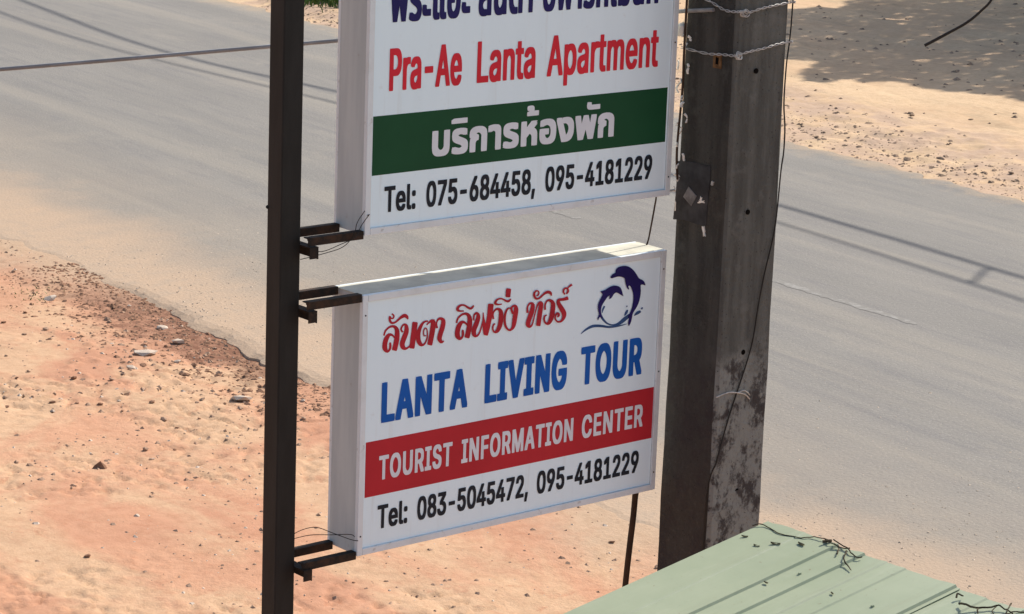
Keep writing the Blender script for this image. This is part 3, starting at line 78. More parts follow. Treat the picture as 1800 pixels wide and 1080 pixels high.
],[150,25],[126,42],[105,63],[86,88],[70,115],[57,146],[48,179],[42,215],[40,254],[42,293],[48,329],[57,362],[70,393],[86,421],[105,445],[126,466],[150,484],[177,498],[205,508],[235,514],[267,516],[299,514],[329,508],[357,498],[384,484],[408,466],[429,445],[448,421],[464,393],[477,362],[486,329],[491,293],[493,254],[491,215],[486,179],[477,146],[464,115],[448,88],[429,63],[408,42],[384,25],[357,11],[329,1],[299,-5]],[[267,53],[289,54],[310,59],[330,66],[349,76],[367,89],[383,105],[396,123],[408,144],[418,168],[425,194],[429,223],[430,254],[429,286],[425,314],[418,341],[408,365],[396,386],[383,404],[367,420],[349,433],[330,443],[310,450],[289,454],[267,456],[245,454],[223,450],[203,443],[184,433],[167,420],[151,404],[137,385],[125,364],[116,340],[109,314],[105,285],[103,254],[105,223],[109,194],[116,168],[125,144],[137,123],[151,105],[167,89],[184,76],[203,66],[223,59],[245,54]]]],"P":[445,[[[60,0],[60,509],[235,509],[263,507],[289,503],[312,497],[332,487],[350,476],[366,462],[379,447],[390,430],[398,411],[404,391],[407,370],[409,348],[407,325],[404,304],[398,284],[390,265],[379,248],[366,233],[350,219],[332,207],[312,198],[289,191],[263,187],[235,186],[109,186],[109,242],[233,242],[252,243],[269,246],[284,250],[297,256],[308,264],[318,272],[327,282],[333,294],[338,306],[342,319],[344,333],[344,348],[344,362],[342,376],[338,389],[333,402],[326,413],[318,423],[308,431],[297,439],[284,444],[268,449],[251,451],[232,452],[125,452],[125,0]]]],"R":[449,[[[60,0],[60,509],[236,509],[264,507],[290,504],[313,497],[333,489],[351,478],[367,465],[380,450],[390,433],[399,415],[405,395],[408,374],[409,352],[408,330],[405,309],[399,290],[390,271],[380,255],[367,240],[351,228],[333,217],[312,209],[289,203],[264,199],[236,198],[96,198],[96,255],[234,255],[252,256],[269,258],[284,262],[298,267],[309,273],[319,281],[327,290],[334,300],[339,312],[342,324],[344,338],[345,352],[344,367],[342,380],[339,393],[334,405],[327,415],[319,425],[309,433],[298,440],[284,445],[269,449],[252,451],[233,452],[125,452],[125,0]],[[353,0],[230,229],[303,229],[428,0]]]],"S":[447,[[[224,-9],[197,-8],[172,-4],[149,1],[128,9],[108,19],[91,31],[76,45],[64,60],[54,77],[46,96],[41,115],[38,137],[104,137],[107,123],[110,110],[116,98],[123,88],[132,79],[142,71],[154,64],[166,59],[180,55],[194,52],[209,50],[224,49],[241,50],[257,52],[272,55],[286,60],[299,66],[311,74],[321,82],[329,92],[336,102],[341,114],[345,126],[346,139],[345,151],[342,161],[338,171],[332,179],[325,186],[316,193],[307,199],[296,205],[284,209],[272,214],[259,218],[245,222],[184,239],[154,249],[128,260],[105,274],[86,289],[71,307],[60,326],[54,348],[52,372],[53,393],[58,413],[65,431],[75,448],[87,463],[102,476],[119,488],[138,498],[158,506],[180,511],[203,514],[227,516],[252,514],[275,511],[296,505],[316,498],[334,488],[351,476],[365,463],[377,449],[387,433],[394,415],[399,397],[401,378],[337,378],[334,396],[326,412],[316,426],[302,437],[286,447],[267,453],[247,457],[225,459],[209,458],[194,456],[180,452],[167,448],[156,442],[145,435],[136,427],[129,418],[123,409],[118,398],[116,387],[115,376],[116,363],[119,352],[124,342],[131,334],[139,326],[148,319],[158,313],[169,308],[180,304],[191,300],[202,296],[212,293],[264,279],[276,276],[287,272],[299,268],[312,264],[324,258],[336,252],[347,245],[359,238],[369,229],[379,220],[387,209],[395,198],[401,185],[405,171],[407,155],[408,139],[407,118],[403,99],[396,81],[386,64],[374,48],[360,34],[343,21],[323,11],[302,2],[278,-4],[252,-8]]]],"T":[449,[[[32,452],[32,509],[417,509],[417,452],[257,452],[257,0],[193,0],[193,452]]]],"U":[517,[[[259,-8],[230,-7],[203,-2],[177,5],[154,15],[133,28],[114,43],[98,60],[85,80],[74,101],[66,124],[62,148],[60,173],[60,509],[124,509],[124,178],[125,160],[128,144],[133,128],[141,113],[150,99],[160,87],[173,77],[187,68],[203,61],[220,56],[239,53],[259,52],[279,53],[298,56],[315,61],[331,68],[345,77],[357,87],[368,99],[377,113],[384,128],[389,144],[392,160],[393,178],[393,509],[457,509],[457,173],[456,148],[451,124],[443,101],[433,80],[419
,60],[403,43],[384,28],[363,15],[340,5],[315,-2],[288,-7]]]],"V":[480,[[[204,0],[16,509],[84,509],[192,206],[197,192],[203,176],[209,158],[215,137],[222,115],[230,89],[239,61],[248,31],[235,31],[244,62],[252,90],[260,115],[267,138],[274,158],[279,176],[285,192],[290,206],[395,509],[463,509],[278,0]]]],"a":[389,[[[160,-9],[142,-8],[126,-5],[110,-1],[94,5],[80,12],[68,22],[57,32],[48,45],[40,58],[35,73],[31,90],[30,108],[31,123],[34,138],[38,150],[43,161],[50,171],[58,179],[67,187],[78,193],[89,199],[100,203],[112,207],[125,211],[138,213],[152,216],[165,218],[178,220],[234,227],[244,228],[252,230],[259,232],[265,235],[270,238],[273,243],[275,248],[276,255],[276,257],[275,268],[273,279],[271,288],[267,297],[262,304],[256,311],[248,317],[240,322],[230,326],[220,329],[208,330],[196,331],[183,330],[171,329],[159,326],[149,322],[140,318],[132,313],[124,307],[118,301],[112,294],[107,288],[103,281],[100,274],[41,291],[48,308],[57,322],[67,335],[79,346],[91,355],[104,364],[118,370],[133,375],[148,379],[163,382],[179,384],[194,384],[204,384],[215,383],[227,382],[239,379],[251,376],[263,372],[275,367],[286,360],[296,353],[306,343],[315,333],[322,320],[329,306],[333,290],[336,272],[337,251],[337,0],[277,0],[277,52],[272,52],[269,45],[264,38],[258,32],[252,25],[244,18],[236,12],[226,6],[215,1],[203,-3],[190,-6],[176,-8]],[[170,45],[187,46],[202,49],[216,53],[228,59],[239,66],[248,74],[257,83],[263,93],[269,104],[272,115],[275,126],[276,138],[276,190],[273,188],[270,186],[265,184],[259,182],[253,180],[246,179],[239,177],[231,176],[200,171],[175,168],[165,166],[154,164],[144,162],[134,159],[125,155],[117,150],[110,145],[103,139],[98,132],[95,124],[93,115],[92,105],[92,95],[94,87],[98,79],[102,72],[107,66],[114,61],[121,56],[130,52],[139,49],[149,47],[159,46]]]],"e":[404,[[[212,-8],[185,-7],[161,-2],[138,6],[117,16],[98,30],[82,46],[68,64],[56,85],[46,108],[40,132],[35,159],[34,187],[35,215],[39,242],[46,267],[55,290],[67,311],[81,329],[97,346],[115,359],[135,370],[157,378],[180,383],[205,384],[221,384],[236,382],[251,379],[266,374],[280,368],[294,361],[307,351],[319,341],[331,329],[341,315],[350,299],[357,282],[363,263],[368,242],[370,219],[371,194],[371,169],[75,169],[75,221],[338,221],[310,202],[309,220],[307,237],[303,254],[298,269],[291,282],[283,294],[273,305],[263,314],[250,321],[237,326],[222,329],[205,330],[189,329],[173,326],[159,321],[146,313],[135,304],[125,294],[116,282],[109,270],[103,256],[99,241],[97,226],[96,211],[96,178],[97,157],[100,139],[104,122],[110,106],[118,92],[128,80],[139,70],[151,61],[165,55],[179,50],[195,47],[212,46],[224,47],[234,48],[244,50],[254,53],[263,56],[271,61],[278,66],[285,73],[292,80],[297,88],[302,96],[306,105],[365,91],[360,77],[353,63],[345,51],[335,39],[324,29],[311,19],[298,11],[283,4],[266,-1],[249,-5],[231,-7]]]],"l":[189,[[[139,-2],[119,-1],[101,3],[86,10],[74,20],[65,33],[58,47],[54,65],[53,84],[53,509],[114,509],[114,99],[114,87],[115,77],[117,68],[120,62],[124,58],[130,54],[137,53],[146,52],[160,53],[170,54],[181,3],[162,-1],[156,-2],[151,-2],[145,-2]]]],"m":[610,[[[53,0],[53,379],[112,379],[112,295],[108,295],[112,310],[118,323],[125,335],[132,346],[141,355],[151,363],[161,370],[172,376],[183,380],[195,384],[207,386],[219,386],[239,385],[257,380],[273,372],[287,361],[299,347],[309,331],[316,314],[321,295],[312,295],[317,308],[322,321],[329,332],[337,343],[347,353],[357,361],[368,369],[381,375],[394,380],[407,383],[422,385],[437,386],[453,385],[468,383],[483,378],[497,372],[510,364],[522,354],[532,342],[541,328],[548,313],[553,296],[556,276],[557,255],[557,0],[496,0],[496,254],[494,273],[490,289],[483,302],[473,313],[460,321],[447,326],[433,329],[419,330],[406,330],[395,328],[384,324],[374,320],[365,314],[358,307],[351,299],[345,290],[341,280],[338,270],[336,259],[335,247],[335,0],[274,0],[274,260],[273,275],[269,288],[262,301],[253,311],[242,320],[229,326],[215,329],[199,330],[188,330],[178,328],[168,325],[158,320],[148,314],[140,307],[132,299],[126,289],[121,278],[117,266],[114,253],[114,
238],[114,0]]]],"n":[410,[[[114,227],[114,0],[53,0],[53,379],[112,379],[112,287],[102,287],[112,312],[124,332],[137,349],[152,362],[169,372],[187,379],[207,383],[227,384],[246,383],[264,380],[280,376],[295,369],[309,360],[321,349],[332,336],[341,321],[348,304],[353,285],[356,264],[357,240],[357,0],[296,0],[296,235],[295,256],[290,275],[283,291],[273,304],[260,315],[246,323],[229,328],[210,329],[197,328],[184,326],[172,322],[161,317],[150,311],[141,303],[133,293],[126,283],[121,271],[117,257],[114,243]]]],"p":[424,[[[53,-143],[53,379],[112,379],[112,319],[118,319],[122,325],[126,331],[131,338],[137,346],[144,353],[152,360],[161,367],[171,373],[183,378],[197,381],[212,384],[229,384],[252,383],[274,378],[294,371],[313,361],[330,347],[345,332],[359,313],[370,293],[379,270],[385,245],[389,218],[390,189],[389,160],[385,133],[379,108],[370,84],[359,64],[346,45],[330,29],[313,16],[294,5],[274,-2],[252,-7],[229,-8],[213,-7],[198,-5],[184,-1],[173,4],[162,10],[153,17],[145,24],[138,31],[132,39],[127,46],[122,53],[118,59],[114,59],[114,-143]],[[220,47],[237,48],[253,51],[267,57],[279,66],[291,76],[301,88],[309,101],[316,117],[321,133],[325,151],[327,170],[328,189],[327,209],[325,227],[321,245],[316,261],[309,276],[301,290],[291,301],[280,311],[267,319],[253,325],[237,329],[220,330],[203,329],[188,325],[174,320],[161,312],[150,302],[140,291],[132,278],[125,263],[120,247],[116,229],[113,210],[113,189],[113,169],[116,150],[120,132],[125,115],[132,100],[140,86],[150,75],[162,65],[174,57],[188,51],[204,48]]]],"r":[259,[[[53,0],[53,379],[112,379],[112,321],[115,321],[122,335],[130,347],[140,358],[152,367],[166,375],[181,380],[196,384],[213,385],[229,384],[243,384],[243,322],[230,324],[224,325],[219,325],[213,326],[207,326],[194,325],[182,323],[170,319],[159,315],[149,309],[140,301],[132,293],[126,284],[121,273],[117,262],[114,250],[114,237],[114,0]]]],"t":[227,[[[204,379],[204,327],[6,327],[6,379]],[[65,471],[126,471],[126,98],[127,86],[128,76],[132,68],[136,61],[142,56],[150,53],[159,51],[170,50],[185,51],[202,54],[213,2],[208,0],[203,-1],[198,-2],[192,-3],[186,-3],[180,-4],[174,-4],[168,-4],[145,-3],[125,2],[107,10],[92,21],[80,35],[72,52],[67,71],[65,93]]]]}}""".replace("\n",""))

# ------------------------------------------------------------------ helpers
def prop(o, label=None, cat=None, group=None, kind=None):
    if label: o['label'] = label
    if cat: o['category'] = cat
    if group: o['group'] = group
    if kind: o['kind'] = kind
    return o

def empty(name, loc, rotz=0.0):
    o = bpy.data.objects.new(name, None); COL.objects.link(o)
    o.location = loc; o.rotation_euler = (0, 0, rotz); o.empty_display_size = 0.2
    return o

def obj(name, me, mat=None, parent=None, smooth=False):
    if isinstance(me, bmesh.types.BMesh):
        b = me; me = bpy.data.meshes.new(name); b.to_mesh(me); b.free()
    if mat and not me.materials: me.materials.append(mat)
    me.polygons.foreach_set('use_smooth', [smooth] * len(me.polygons))
    o = bpy.data.objects.new(name, me); COL.objects.link(o)
    if parent: o.parent = parent
    return o

def mesh_np(name, V, F):
    me = bpy.data.meshes.new(name)
    V = np.asarray(V, np.float32); F = np.asarray(F, np.int32)
    me.vertices.add(len(V)); me.vertices.foreach_set('co', V.ravel())
    k = F.shape[1]
    me.loops.add(F.size); me.loops.foreach_set('vertex_index', F.ravel())
    me.polygons.add(len(F)); me.polygons.foreach_set('loop_start', np.arange(0, F.size, k, dtype=np.int32))
    me.update(calc_edges=True); me.validate()
    return me

def box(bm, x0, x1, y0, y1, z0, z1, bevel=0.0):
    vs = [bm.verts.new((x, y, z)) for x in (x0, x1) for y in (y0, y1) for z in (z0, z1)]
    fs = []
    for q in ((0, 1, 3, 2), (4, 6, 7, 5), (0, 4, 5, 1), (2, 3, 7, 6), (0, 2, 6, 4), (1, 5, 7, 3)):
        fs.append(bm.faces.new([vs[i] for i in q]))
    if bevel > 0:
        es = list({e for f in fs for e in f.edges})
        bmesh.ops.bevel(bm, geom=es, offset=bevel, segments=2, affect='EDGES', profile=0.5)
    return vs

def catmull(pts, k=5):
    pts = [Vector(p) for p in pts]; out = []
    n = len(pts)
    if n == 2: return pts
    for i in range(n - 1):
        p0, p1, p2, p3 = pts[max(i - 1, 0)], pts[i], pts[i + 1], pts[min(i + 2, n - 1)]
        for j in range(k):
            t = j / k
            out.append(0.5 * ((2 * p1) + (p2 - p0) * t + (2 * p0 - 5 * p1 + 4 * p2 - p3) * t * t + (3 * p1 - p0 - 3 * p2 + p3) * t ** 3))
    out.append(pts[-1]); return out

def tube(bm, pts, r, seg=6, k=5, smooth=True):
    P = catmull(pts, k) if smooth else [Vector(p) for p in pts]
    n = len(P)
    rr = r if isinstance(r, (list, tuple)) else None
    rings = []; ref = Vector((0.13, 0.21, 0.97)).normalized()
    for i, p in enumerate(P):
        d = (P[min(i + 1, n - 1)] - P[max(i - 1, 0)])
        d = d.normalized() if d.length > 1e-9 else Vector((0, 0, 1))
        a = d.cross(ref)
        if a.length < 0.05: a = d.cross(Vector((1, 0, 0)))
        a.normalize(); b = d.cross(a)
        if rr:
            f = i / (n - 1) * (len(rr) - 1); j = min(int(f), len(rr) - 2); ri = rr[j] + (rr[j + 1] - rr[j]) * (f - j)
        else: ri = r
        rings.append([bm.verts.new(p + (a * math.cos(2 * math.pi * q / seg) + b * math.sin(2 * math.pi * q / seg)) * ri) for q in range(seg)])
    for i in range(n - 1):
        for q in range(seg):
            bm.faces.new((rings[i][q], rings[i][(q + 1) % seg], rings[i + 1][(q + 1) % seg], rings[i + 1][q]))
    bm.faces.new(rings[0][::-1]); bm.faces.new(rings[-1])
    return bm

def tubes(*specs):
    bm = bmesh.new()
    for s in specs: tube(bm, *s)
    return bm

# numpy value noise
def vnoise(x, y, seed=0):
    xi = np.floor(x).astype(np.int64); yi = np.floor(y).astype(np.int64)
    xf = x - xi; yf = y - yi
    u = xf * xf * (3 - 2 * xf); v = yf * yf * (3 - 2 * yf)
    def h(a, b):
        k = (a * 374761393 + b * 668265263 + seed * 974634777) & 0x7fffffff
        k = ((k ^ (k >> 13)) * 1274126177) & 0x7fffffff
        return ((k ^ (k >> 16)) & 0xffff) / 65535.0
    return (h(xi, yi) * (1 - u) + h(xi + 1, yi) * u) * (1 - v) + (h(xi, yi + 1) * (1 - u) + h(xi + 1, yi + 1) * u) * v
def fbm(x, y, o=4, seed=0):
    s = 0; a = 0.5; t = 0
    for i in range(o):
        s = s + a * vnoise(x * 2 ** i + 17 * i, y * 2 ** i - 9 * i, seed + i); t += a; a *= 0.5
    return s / t

# ------------------------------------------------------------------ materials
class M:
    def __init__(s, name, rough=0.8, spec=0.3, metal=0.0):
        s.m = bpy.data.materials.new(name); s.m.use_nodes = True
        s.nt = s.m.node_tree; s.b = s.nt.nodes['Principled BSDF']
        s.b.inputs['Roughness'].default_value = rough
        s.b.inputs['Specular IOR Level'].default_value = spec
        s.b.inputs['Metallic'].default_value = metal
        tc = s.nt.nodes.new('ShaderNodeTexCoord'); s.obj = tc.outputs['Object']
        s.geo = None
    def N(s, t): return s.nt.nodes.new(t)
    def L(s, a, b): s.nt.links.new(a, b)
    def vec(s, scale=(1, 1, 1), loc=(0, 0, 0), src=None):
        m = s.N('ShaderNodeMapping'); m.inputs['Scale'].default_value = scale; m.inputs['Location'].default_value = loc
        s.L(src or s.obj, m.inputs['Vector']); return m.outputs[0]
    def noise(s, scale=5, detail=4, rough=0.55, v=None, dist=0.0):
        n = s.N('ShaderNodeTexNoise'); n.inputs['Scale'].default_value = scale; n.inputs['Detail'].default_value = detail
        n.inputs['Roughness'].default_value = rough; n.inputs['Distortion'].default_value = dist
        s.L(v or s.obj, n.inputs['Vector']); return n.outputs['Fac']
    def voro(s, scale=5, v=None, out='Distance', rnd=1.0):
        n = s.N('ShaderNodeTexVoronoi'); n.inputs['Scale'].default_value = scale; n.inputs['Randomness'].default_value = rnd
        s.L(v or s.obj, n.inputs['Vector']); return n.outputs[out]
    def rng(s, x, a, b, c=0.0, d=1.0, smooth=True):
        n = s.N('ShaderNodeMapRange'); n.interpolation_type = 'SMOOTHSTEP' if smooth else 'LINEAR'
        for i, q in zip(('From Min', 'From Max', 'To Min', 'To Max'), (a, b, c, d)): n.inputs[i].default_value = q
        s.L(x, n.inputs['Value']); return n.outputs['Result']
    def math(s, op, a, b=None):
        n = s.N('ShaderNodeMath'); n.operation = op
        for i, q in enumerate((a, b)):
            if q is None: continue
            if isinstance(q, (int, float)): n.inputs[i].default_value = q
            else: s.L(q, n.inputs[i])
        return n.outputs[0]
    def mix(s, f, a, b, blend='MIX'):
        n = s.N('ShaderNodeMix'); n.data_type = 'RGBA'; n.blend_type = blend
        if isinstance(f, (int, float)): n.inputs['Factor'].default_value = f
        else: s.L(f, n.inputs['Factor'])
        for k, q in (('A', a), ('B', b)):
            i = [x for x in n.inputs if x.name == k and x.type == 'RGBA'][0]
            if isinstance(q, tuple): i.default_value = (*q, 1)
            else: s.L(q, i)
        return [x for x in n.outputs if x.type == 'RGBA'][0]
    def color(s, c):
        if isinstance(c, tuple): s.b.inputs['Base Color'].default_value = (*c, 1)
        else: s.L(c, s.b.inputs['Base Color'])
    def rough(s, x): s.L(x, s.b.inputs['Roughness'])
    def bump(s, h, strength=0.4, dist=0.01):
        n = s.N('ShaderNodeBump'); n.inputs['Strength'].default_value = strength; n.inputs['Distance'].default_value = dist
        s.L(h, n.inputs['Height']); s.L(n.outputs[0], s.b.inputs['Normal'])
    def xyz(s):
        n = s.N('ShaderNodeSeparateXYZ'); s.L(s.obj, n.inputs[0]); return n.outputs

def simple(name, col, rough=0.6, spec=0.25, metal=0.0, var=0.15, scale=8, bump=0.0, vscale=(1, 1, 1)):
    a = M(name, rough, spec, metal)
    v = a.vec(vscale)
    f = a.noise(scale, 5, 0.6, v)
    dark = tuple(c * (1 - var) for c in col); lite = tuple(min(1, c * (1 + var)) for c in col)
    a.color(a.mix(a.rng(f, 0.3, 0.7), dark, lite))
    if bump: a.bump(a.noise(scale * 4, 4, 0.6, v), bump, 0.004)
    return a.m

# ground (object coords: x = across the road, y = along it)
g = M('dirt', 0.95, 0.12)
X, Y, Z = g.xyz()
f1 = g.noise(0.55, 5, 0.6); f2 = g.noise(2.3, 6, 0.65); f3 = g.noise(14, 5, 0.7); f4 = g.noise(60, 3, 0.7)
near = g.mix(g.rng(f1, 0.38, 0.62), DIRT_A, DIRT_B)
near = g.mix(g.rng(g.noise(1.1, 6, 0.62, g.vec((1, 0.55, 1), (3, 7, 0)), 0.6), 0.44, 0.60, 0, 0.85), near, DIRT_C)
near = g.mix(g.rng(g.noise(6.5, 6, 0.7, g.vec((1, 1, 1), (9, 2, 0)), 0.8), 0.55, 0.70, 0, 0.5), near, DIRT_RED)
near = g.mix(g.rng(f2, 0.30, 0.44, 0.30, 0), near, DIRT_RED)
# damp red patch along the broken asphalt edge
wob = g.math('MULTIPLY', g.noise(1.8, 5, 0.65), 1.7)
xe = g.math('ADD', X, wob)
e1 = g.rng(xe, 8.95, 9.25)
tw = g.math('MULTIPLY', g.rng(Y, 13.7, 14.8), g.rng(Y, 17.9, 16.6))
near = g.mix(g.math('MULTIPLY', g.math('MULTIPLY', e1, tw), g.rng(f3, 0.35, 0.55, 0.45, 0.85)), near, DIRT_WET)
# drifted sand lies over the edge where it is not broken away
sw = g.math('MAXIMUM', g.rng(Y, 15.9, 17.9), g.rng(Y, 14.0, 12.6))
sand = g.math('MULTIPLY', g.rng(g.math('ADD', X, g.math('MULTIPLY', g.noise(0.9, 6, 0.7), 1.6)), 8.75, 9.5), sw)
near = g.mix(g.math('MULTIPLY', sand, 0.9), near, DUST_B)
far = g.mix(g.rng(f1, 0.4, 0.6), FAR_A, FAR_B)
far = g.mix(g.rng(g.noise(3.0, 6, 0.7, g.vec((1, 0.35, 1))), 0.5, 0.68, 0, 0.6), far, FAR_C)
far = g.mix(g.math('MULTIPLY', g.rng(X, 19.6, 18.6), g.rng(f2, 0.35, 0.6)), far, FAR_EDGE)
c = g.mix(g.rng(X, 12, 14), near, far)
c = g.mix(g.rng(f3, 0.35, 0.72), c, g.mix(1.0, c, (0.88, 0.85, 0.82), 'MULTIPLY'))
c = g.mix(g.rng(f4, 0.52, 0.75, 0, 0.5), c, g.mix(1.0, c, (1.22, 1.2, 1.18), 'MULTIPLY'))
g.color(c)
g.bump(g.math('ADD', g.math('MULTIPLY', f3, g.rng(f1, 0.35, 0.65, 0.5, 2.0)), g.math('MULTIPLY', f4, 0.30)), 0.35, 0.022)
MAT_DIRT = g.m

a = M('asphalt', 0.9, 0.2)
X, Y, Z = a.xyz()
st = a.vec((1.6, 0.16, 1)); st2 = a.vec((4.0, 0.5, 1))
s1 = a.noise(1.0, 5, 0.6, st); s2 = a.noise(2.0, 6, 0.65, st2); fine = a.noise(55, 4, 0.75); mid = a.noise(7, 5, 0.65)
c = a.mix(a.rng(s1, 0.3, 0.7), ASPH_A, ASPH_B)
c = a.mix(a.rng(s2, 0.45, 0.7, 0, 0.55), c, ASPH_D)
lane = a.noise(1.0, 4, 0.6, a.vec((1.1, 0.05, 1), (5, 0, 0)))
c = a.mix(a.rng(lane, 0.48, 0.66, 0, 0.6), c, ASPH_W)
c = a.mix(a.rng(a.noise(1.0, 3, 0.5, a.vec((5.5, 0.12, 1), (2, 0, 0))), 0.60, 0.72, 0, 0.45), c, ASPH_D)
c = a.mix(a.rng(a.noise(1.3, 6, 0.75, a.vec((1, 0.6, 1), (1, 4, 0))), 0.52, 0.72, 0, 0.5), c, ASPH_W)
c = a.mix(a.rng(a.noise(3.1, 6, 0.8, a.vec((1, 0.35, 1), (8, 4, 0))), 0.60, 0.74, 0, 0.5), c, ASPH_D)
c = a.mix(a.rng(fine, 0.35, 0.65, 0.0, 0.55), c, a.mix(1.0, c, (0.82, 0.82, 0.82), 'MULTIPLY'))
gr = a.voro(38)
c = a.mix(a.rng(gr, 0.22, 0.08, 0, 0.35), c, (0.50, 0.45, 0.40))
wb = a.math('MULTIPLY', a.math('SUBTRACT', a.noise(0.5, 6, 0.65), 0.5), 1.7)
wb2 = a.math('MULTIPLY', a.math('SUBTRACT', a.noise(3.5, 5, 0.7), 0.5), 0.8)
xe = a.math('ADD', a.math('ADD', X, wb), wb2)
d1 = a.rng(xe, 11.7, 8.9, 0, 1)
d2_ = a.rng(xe, 10.1, 9.0, 0, 1)
c = a.mix(a.math('MULTIPLY', d1, 0.75), c, DUST_A)
c = a.mix(a.math('MULTIPLY', d2_, a.rng(mid, 0.25, 0.6, 0.6, 0.95)), c, DUST_B)
df = a.rng(a.math('ADD', xe, 0.0), 16.75, 17.3, 0, 1)
c = a.mix(a.math('MULTIPLY', df, 0.6), c, FAR_C)
a.color(c)
a.bump(a.math('ADD', fine, a.math('MULTIPLY', gr, 0.6)), 0.35, 0.012)
MAT_ROAD = a.m

a = M('worn_paint', 0.85, 0.2)
wv = a.noise(9, 6, 0.75)
a.color(a.mix(a.rng(wv, 0.47, 0.62), (0.205, 0.190, 0.168), (0.275, 0.260, 0.235)))
MAT_LINE = a.m

# sign
a = M('sign_face', 0.35, 0.4)
st = a.noise(2.0, 5, 0.6, a.vec((9, 1, 0.8)))
c = a.mix(a.rng(st, 0.4, 0.75, 0, 0.25), (0.77, 0.93, 0.99), (0.70, 0.85, 0.90))
c = a.mix(a.rng(a.noise(30, 4, 0.7), 0.62, 0.8, 0, 0.3), c, (0.5, 0.5, 0.48))
c = a.mix(a.rng(a.noise(1.0, 5, 0.7, a.vec((28, 1, 1.6))), 0.55, 0.75, 0, 0.22), c, (0.52, 0.54, 0.50))
a.color(c); MAT_FACE = a.m
a = M('sign_frame', 0.42, 0.4)
c = a.mix(a.rng(a.noise(7, 5, 0.65), 0.45, 0.75, 0, 0.5), (0.70, 0.76, 0.78), (0.50, 0.53, 0.50))
c = a.mix(a.rng(a.noise(26, 4, 0.7, a.vec((1, 1, 1))), 0.60, 0.72, 0, 0.45), c, (0.30, 0.28, 0.24))
a.color(c); a.bump(a.noise(40, 3), 0.08, 0.003); MAT_FRAME = a.m
MAT_TOP = simple('dusty_top_cover', (0.57, 0.545, 0.44), 0.7, 0.2, var=0.16, scale=9)
a = M('sign_casing', 0.55, 0.3)
st = a.noise(3.0, 5, 0.6, a.vec((6, 6, 0.8)))
c = a.mix(a.rng(st, 0.35, 0.7), (0.45, 0.49, 0.49), (0.53, 0.57, 0.56))
c = a.mix(a.rng(a.noise(18, 5, 0.7), 0.60, 0.78, 0, 0.5), c, (0.30, 0.26, 0.22))
a.color(c); MAT_CASE = a.m
INK = {
 'red': simple('red_print', (0.66, 0.030, 0.048), 0.5, 0.12, var=0.10, scale=4),
 'black': simple('black_print', (0.018, 0.022, 0.030), 0.5, 0.12, var=0.2),
 'blue': simple('blue_print', (0.010, 0.105, 0.43), 0.5, 0.12, var=0.1, scale=4),
 'white': simple('white_print', (0.70, 0.74, 0.78), 0.5, 0.12, var=0.05),
 'navy': simple('navy_print', (0.020, 0.018, 0.11), 0.5, 0.12, var=0.1),
 'green': simple('green_band_print', (0.012, 0.070, 0.030), 0.5, 0.12, var=0.1, scale=3),
 'band': simple('red_band_print', (0.46, 0.026, 0.036), 0.5, 0.12, var=0.08, scale=3),
 'thai': simple('crimson_print', (0.42, 0.022, 0.035), 0.5, 0.12, var=0.15, scale=9),
 'dolphin': simple('indigo_print', (0.018, 0.012, 0.105), 0.5, 0.12, var=0.2, scale=6),
 'wave': simple('wave_print', (0.04, 0.09, 0.22), 0.5, 0.12, var=0.2, scale=20),
}
MAT_STEEL = simple('dark_painted_steel', (0.013, 0.0125, 0.012), 0.6, 0.25, var=0.3, scale=6, bump=0.1, vscale=(3, 3, 0.6))
a = M('rusty_steel', 0.8, 0.2)
c = a.mix(a.rng(a.noise(22, 5, 0.7), 0.4, 0.65), (0.020, 0.016, 0.013), (0.055, 0.030, 0.018))
a.color(c); a.bump(a.noise(60, 4), 0.3, 0.003); MAT_RUST = a.m
MAT_CABLE = simple('black_cable', (0.02, 0.017, 0.014), 0.6, var=0.3)
MAT_BROWNCABLE = simple('brown_cable', (0.040, 0.020, 0.010), 0.6, var=0.3, scale=20)
MAT_GREYCABLE = simple('grey_cable', (0.27, 0.265, 0.26), 0.7, var=0.2)
MAT_WIREW = simple('galvanised_wire', (0.42, 0.41, 0.38), 0.5, 0.5, var=0.25, scale=40)
MAT_TAPE = simple('white_scrap', (0.75, 0.73, 0.66), 0.6, var=0.1, scale=30)

def concrete(name, A, B, Cc, lo):
    a = M(name, 0.92, 0.15)
    X, Y, Z = a.xyz()
    s = a.noise(2.2, 6, 0.65, a.vec((6, 6, 0.7)))
    b = a.noise(9, 6, 0.7)
    c = a.mix(a.rng(s, 0.35, 0.65), A, B)
    c = a.mix(a.rng(b, 0.52, 0.68, 0, 0.55), c, Cc)
    # bare paler cement on the lower part of the shaft, with black lichen blots
    blot = a.noise(13, 5, 0.75, a.vec((1, 1, 0.75)))
    low = a.mix(a.rng(blot, 0.46, 0.60), lo, (0.050, 0.043, 0.041))
    zz = a.math('ADD', Z, a.math('MULTIPLY', a.noise(3.5, 5, 0.7), 0.9))
    c = a.mix(a.rng(zz, 2.98, 2.68, 0, 0.9), c, low)
    c = a.mix(a.rng(a.noise(70, 4, 0.75), 0.50, 0.80, 0, 0.22), c, (0.17, 0.165, 0.15))
    c = a.mix(a.rng(a.voro(52), 0.16, 0.06, 0, 0.7), c, (0.022, 0.020, 0.018))
    c = a.mix(a.rng(a.noise(5.0, 6, 0.8, a.vec((3, 3, 0.5), (7, 1, 3))), 0.56, 0.70, 0, 0.5), c, Cc)
    a.color(c); a.bump(a.math('ADD', b, a.noise(45, 5, 0.7)), 0.7, 0.012)
    return a.m
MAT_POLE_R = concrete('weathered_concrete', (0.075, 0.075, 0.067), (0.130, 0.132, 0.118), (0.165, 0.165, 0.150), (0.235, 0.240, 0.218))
MAT_POLE_L = concrete('dark_concrete', (0.043, 0.041, 0.036), (0.078, 0.074, 0.064), (0.098, 0.094, 0.082), (0.058, 0.053, 0.047))  # left face, mixed darker than the right one

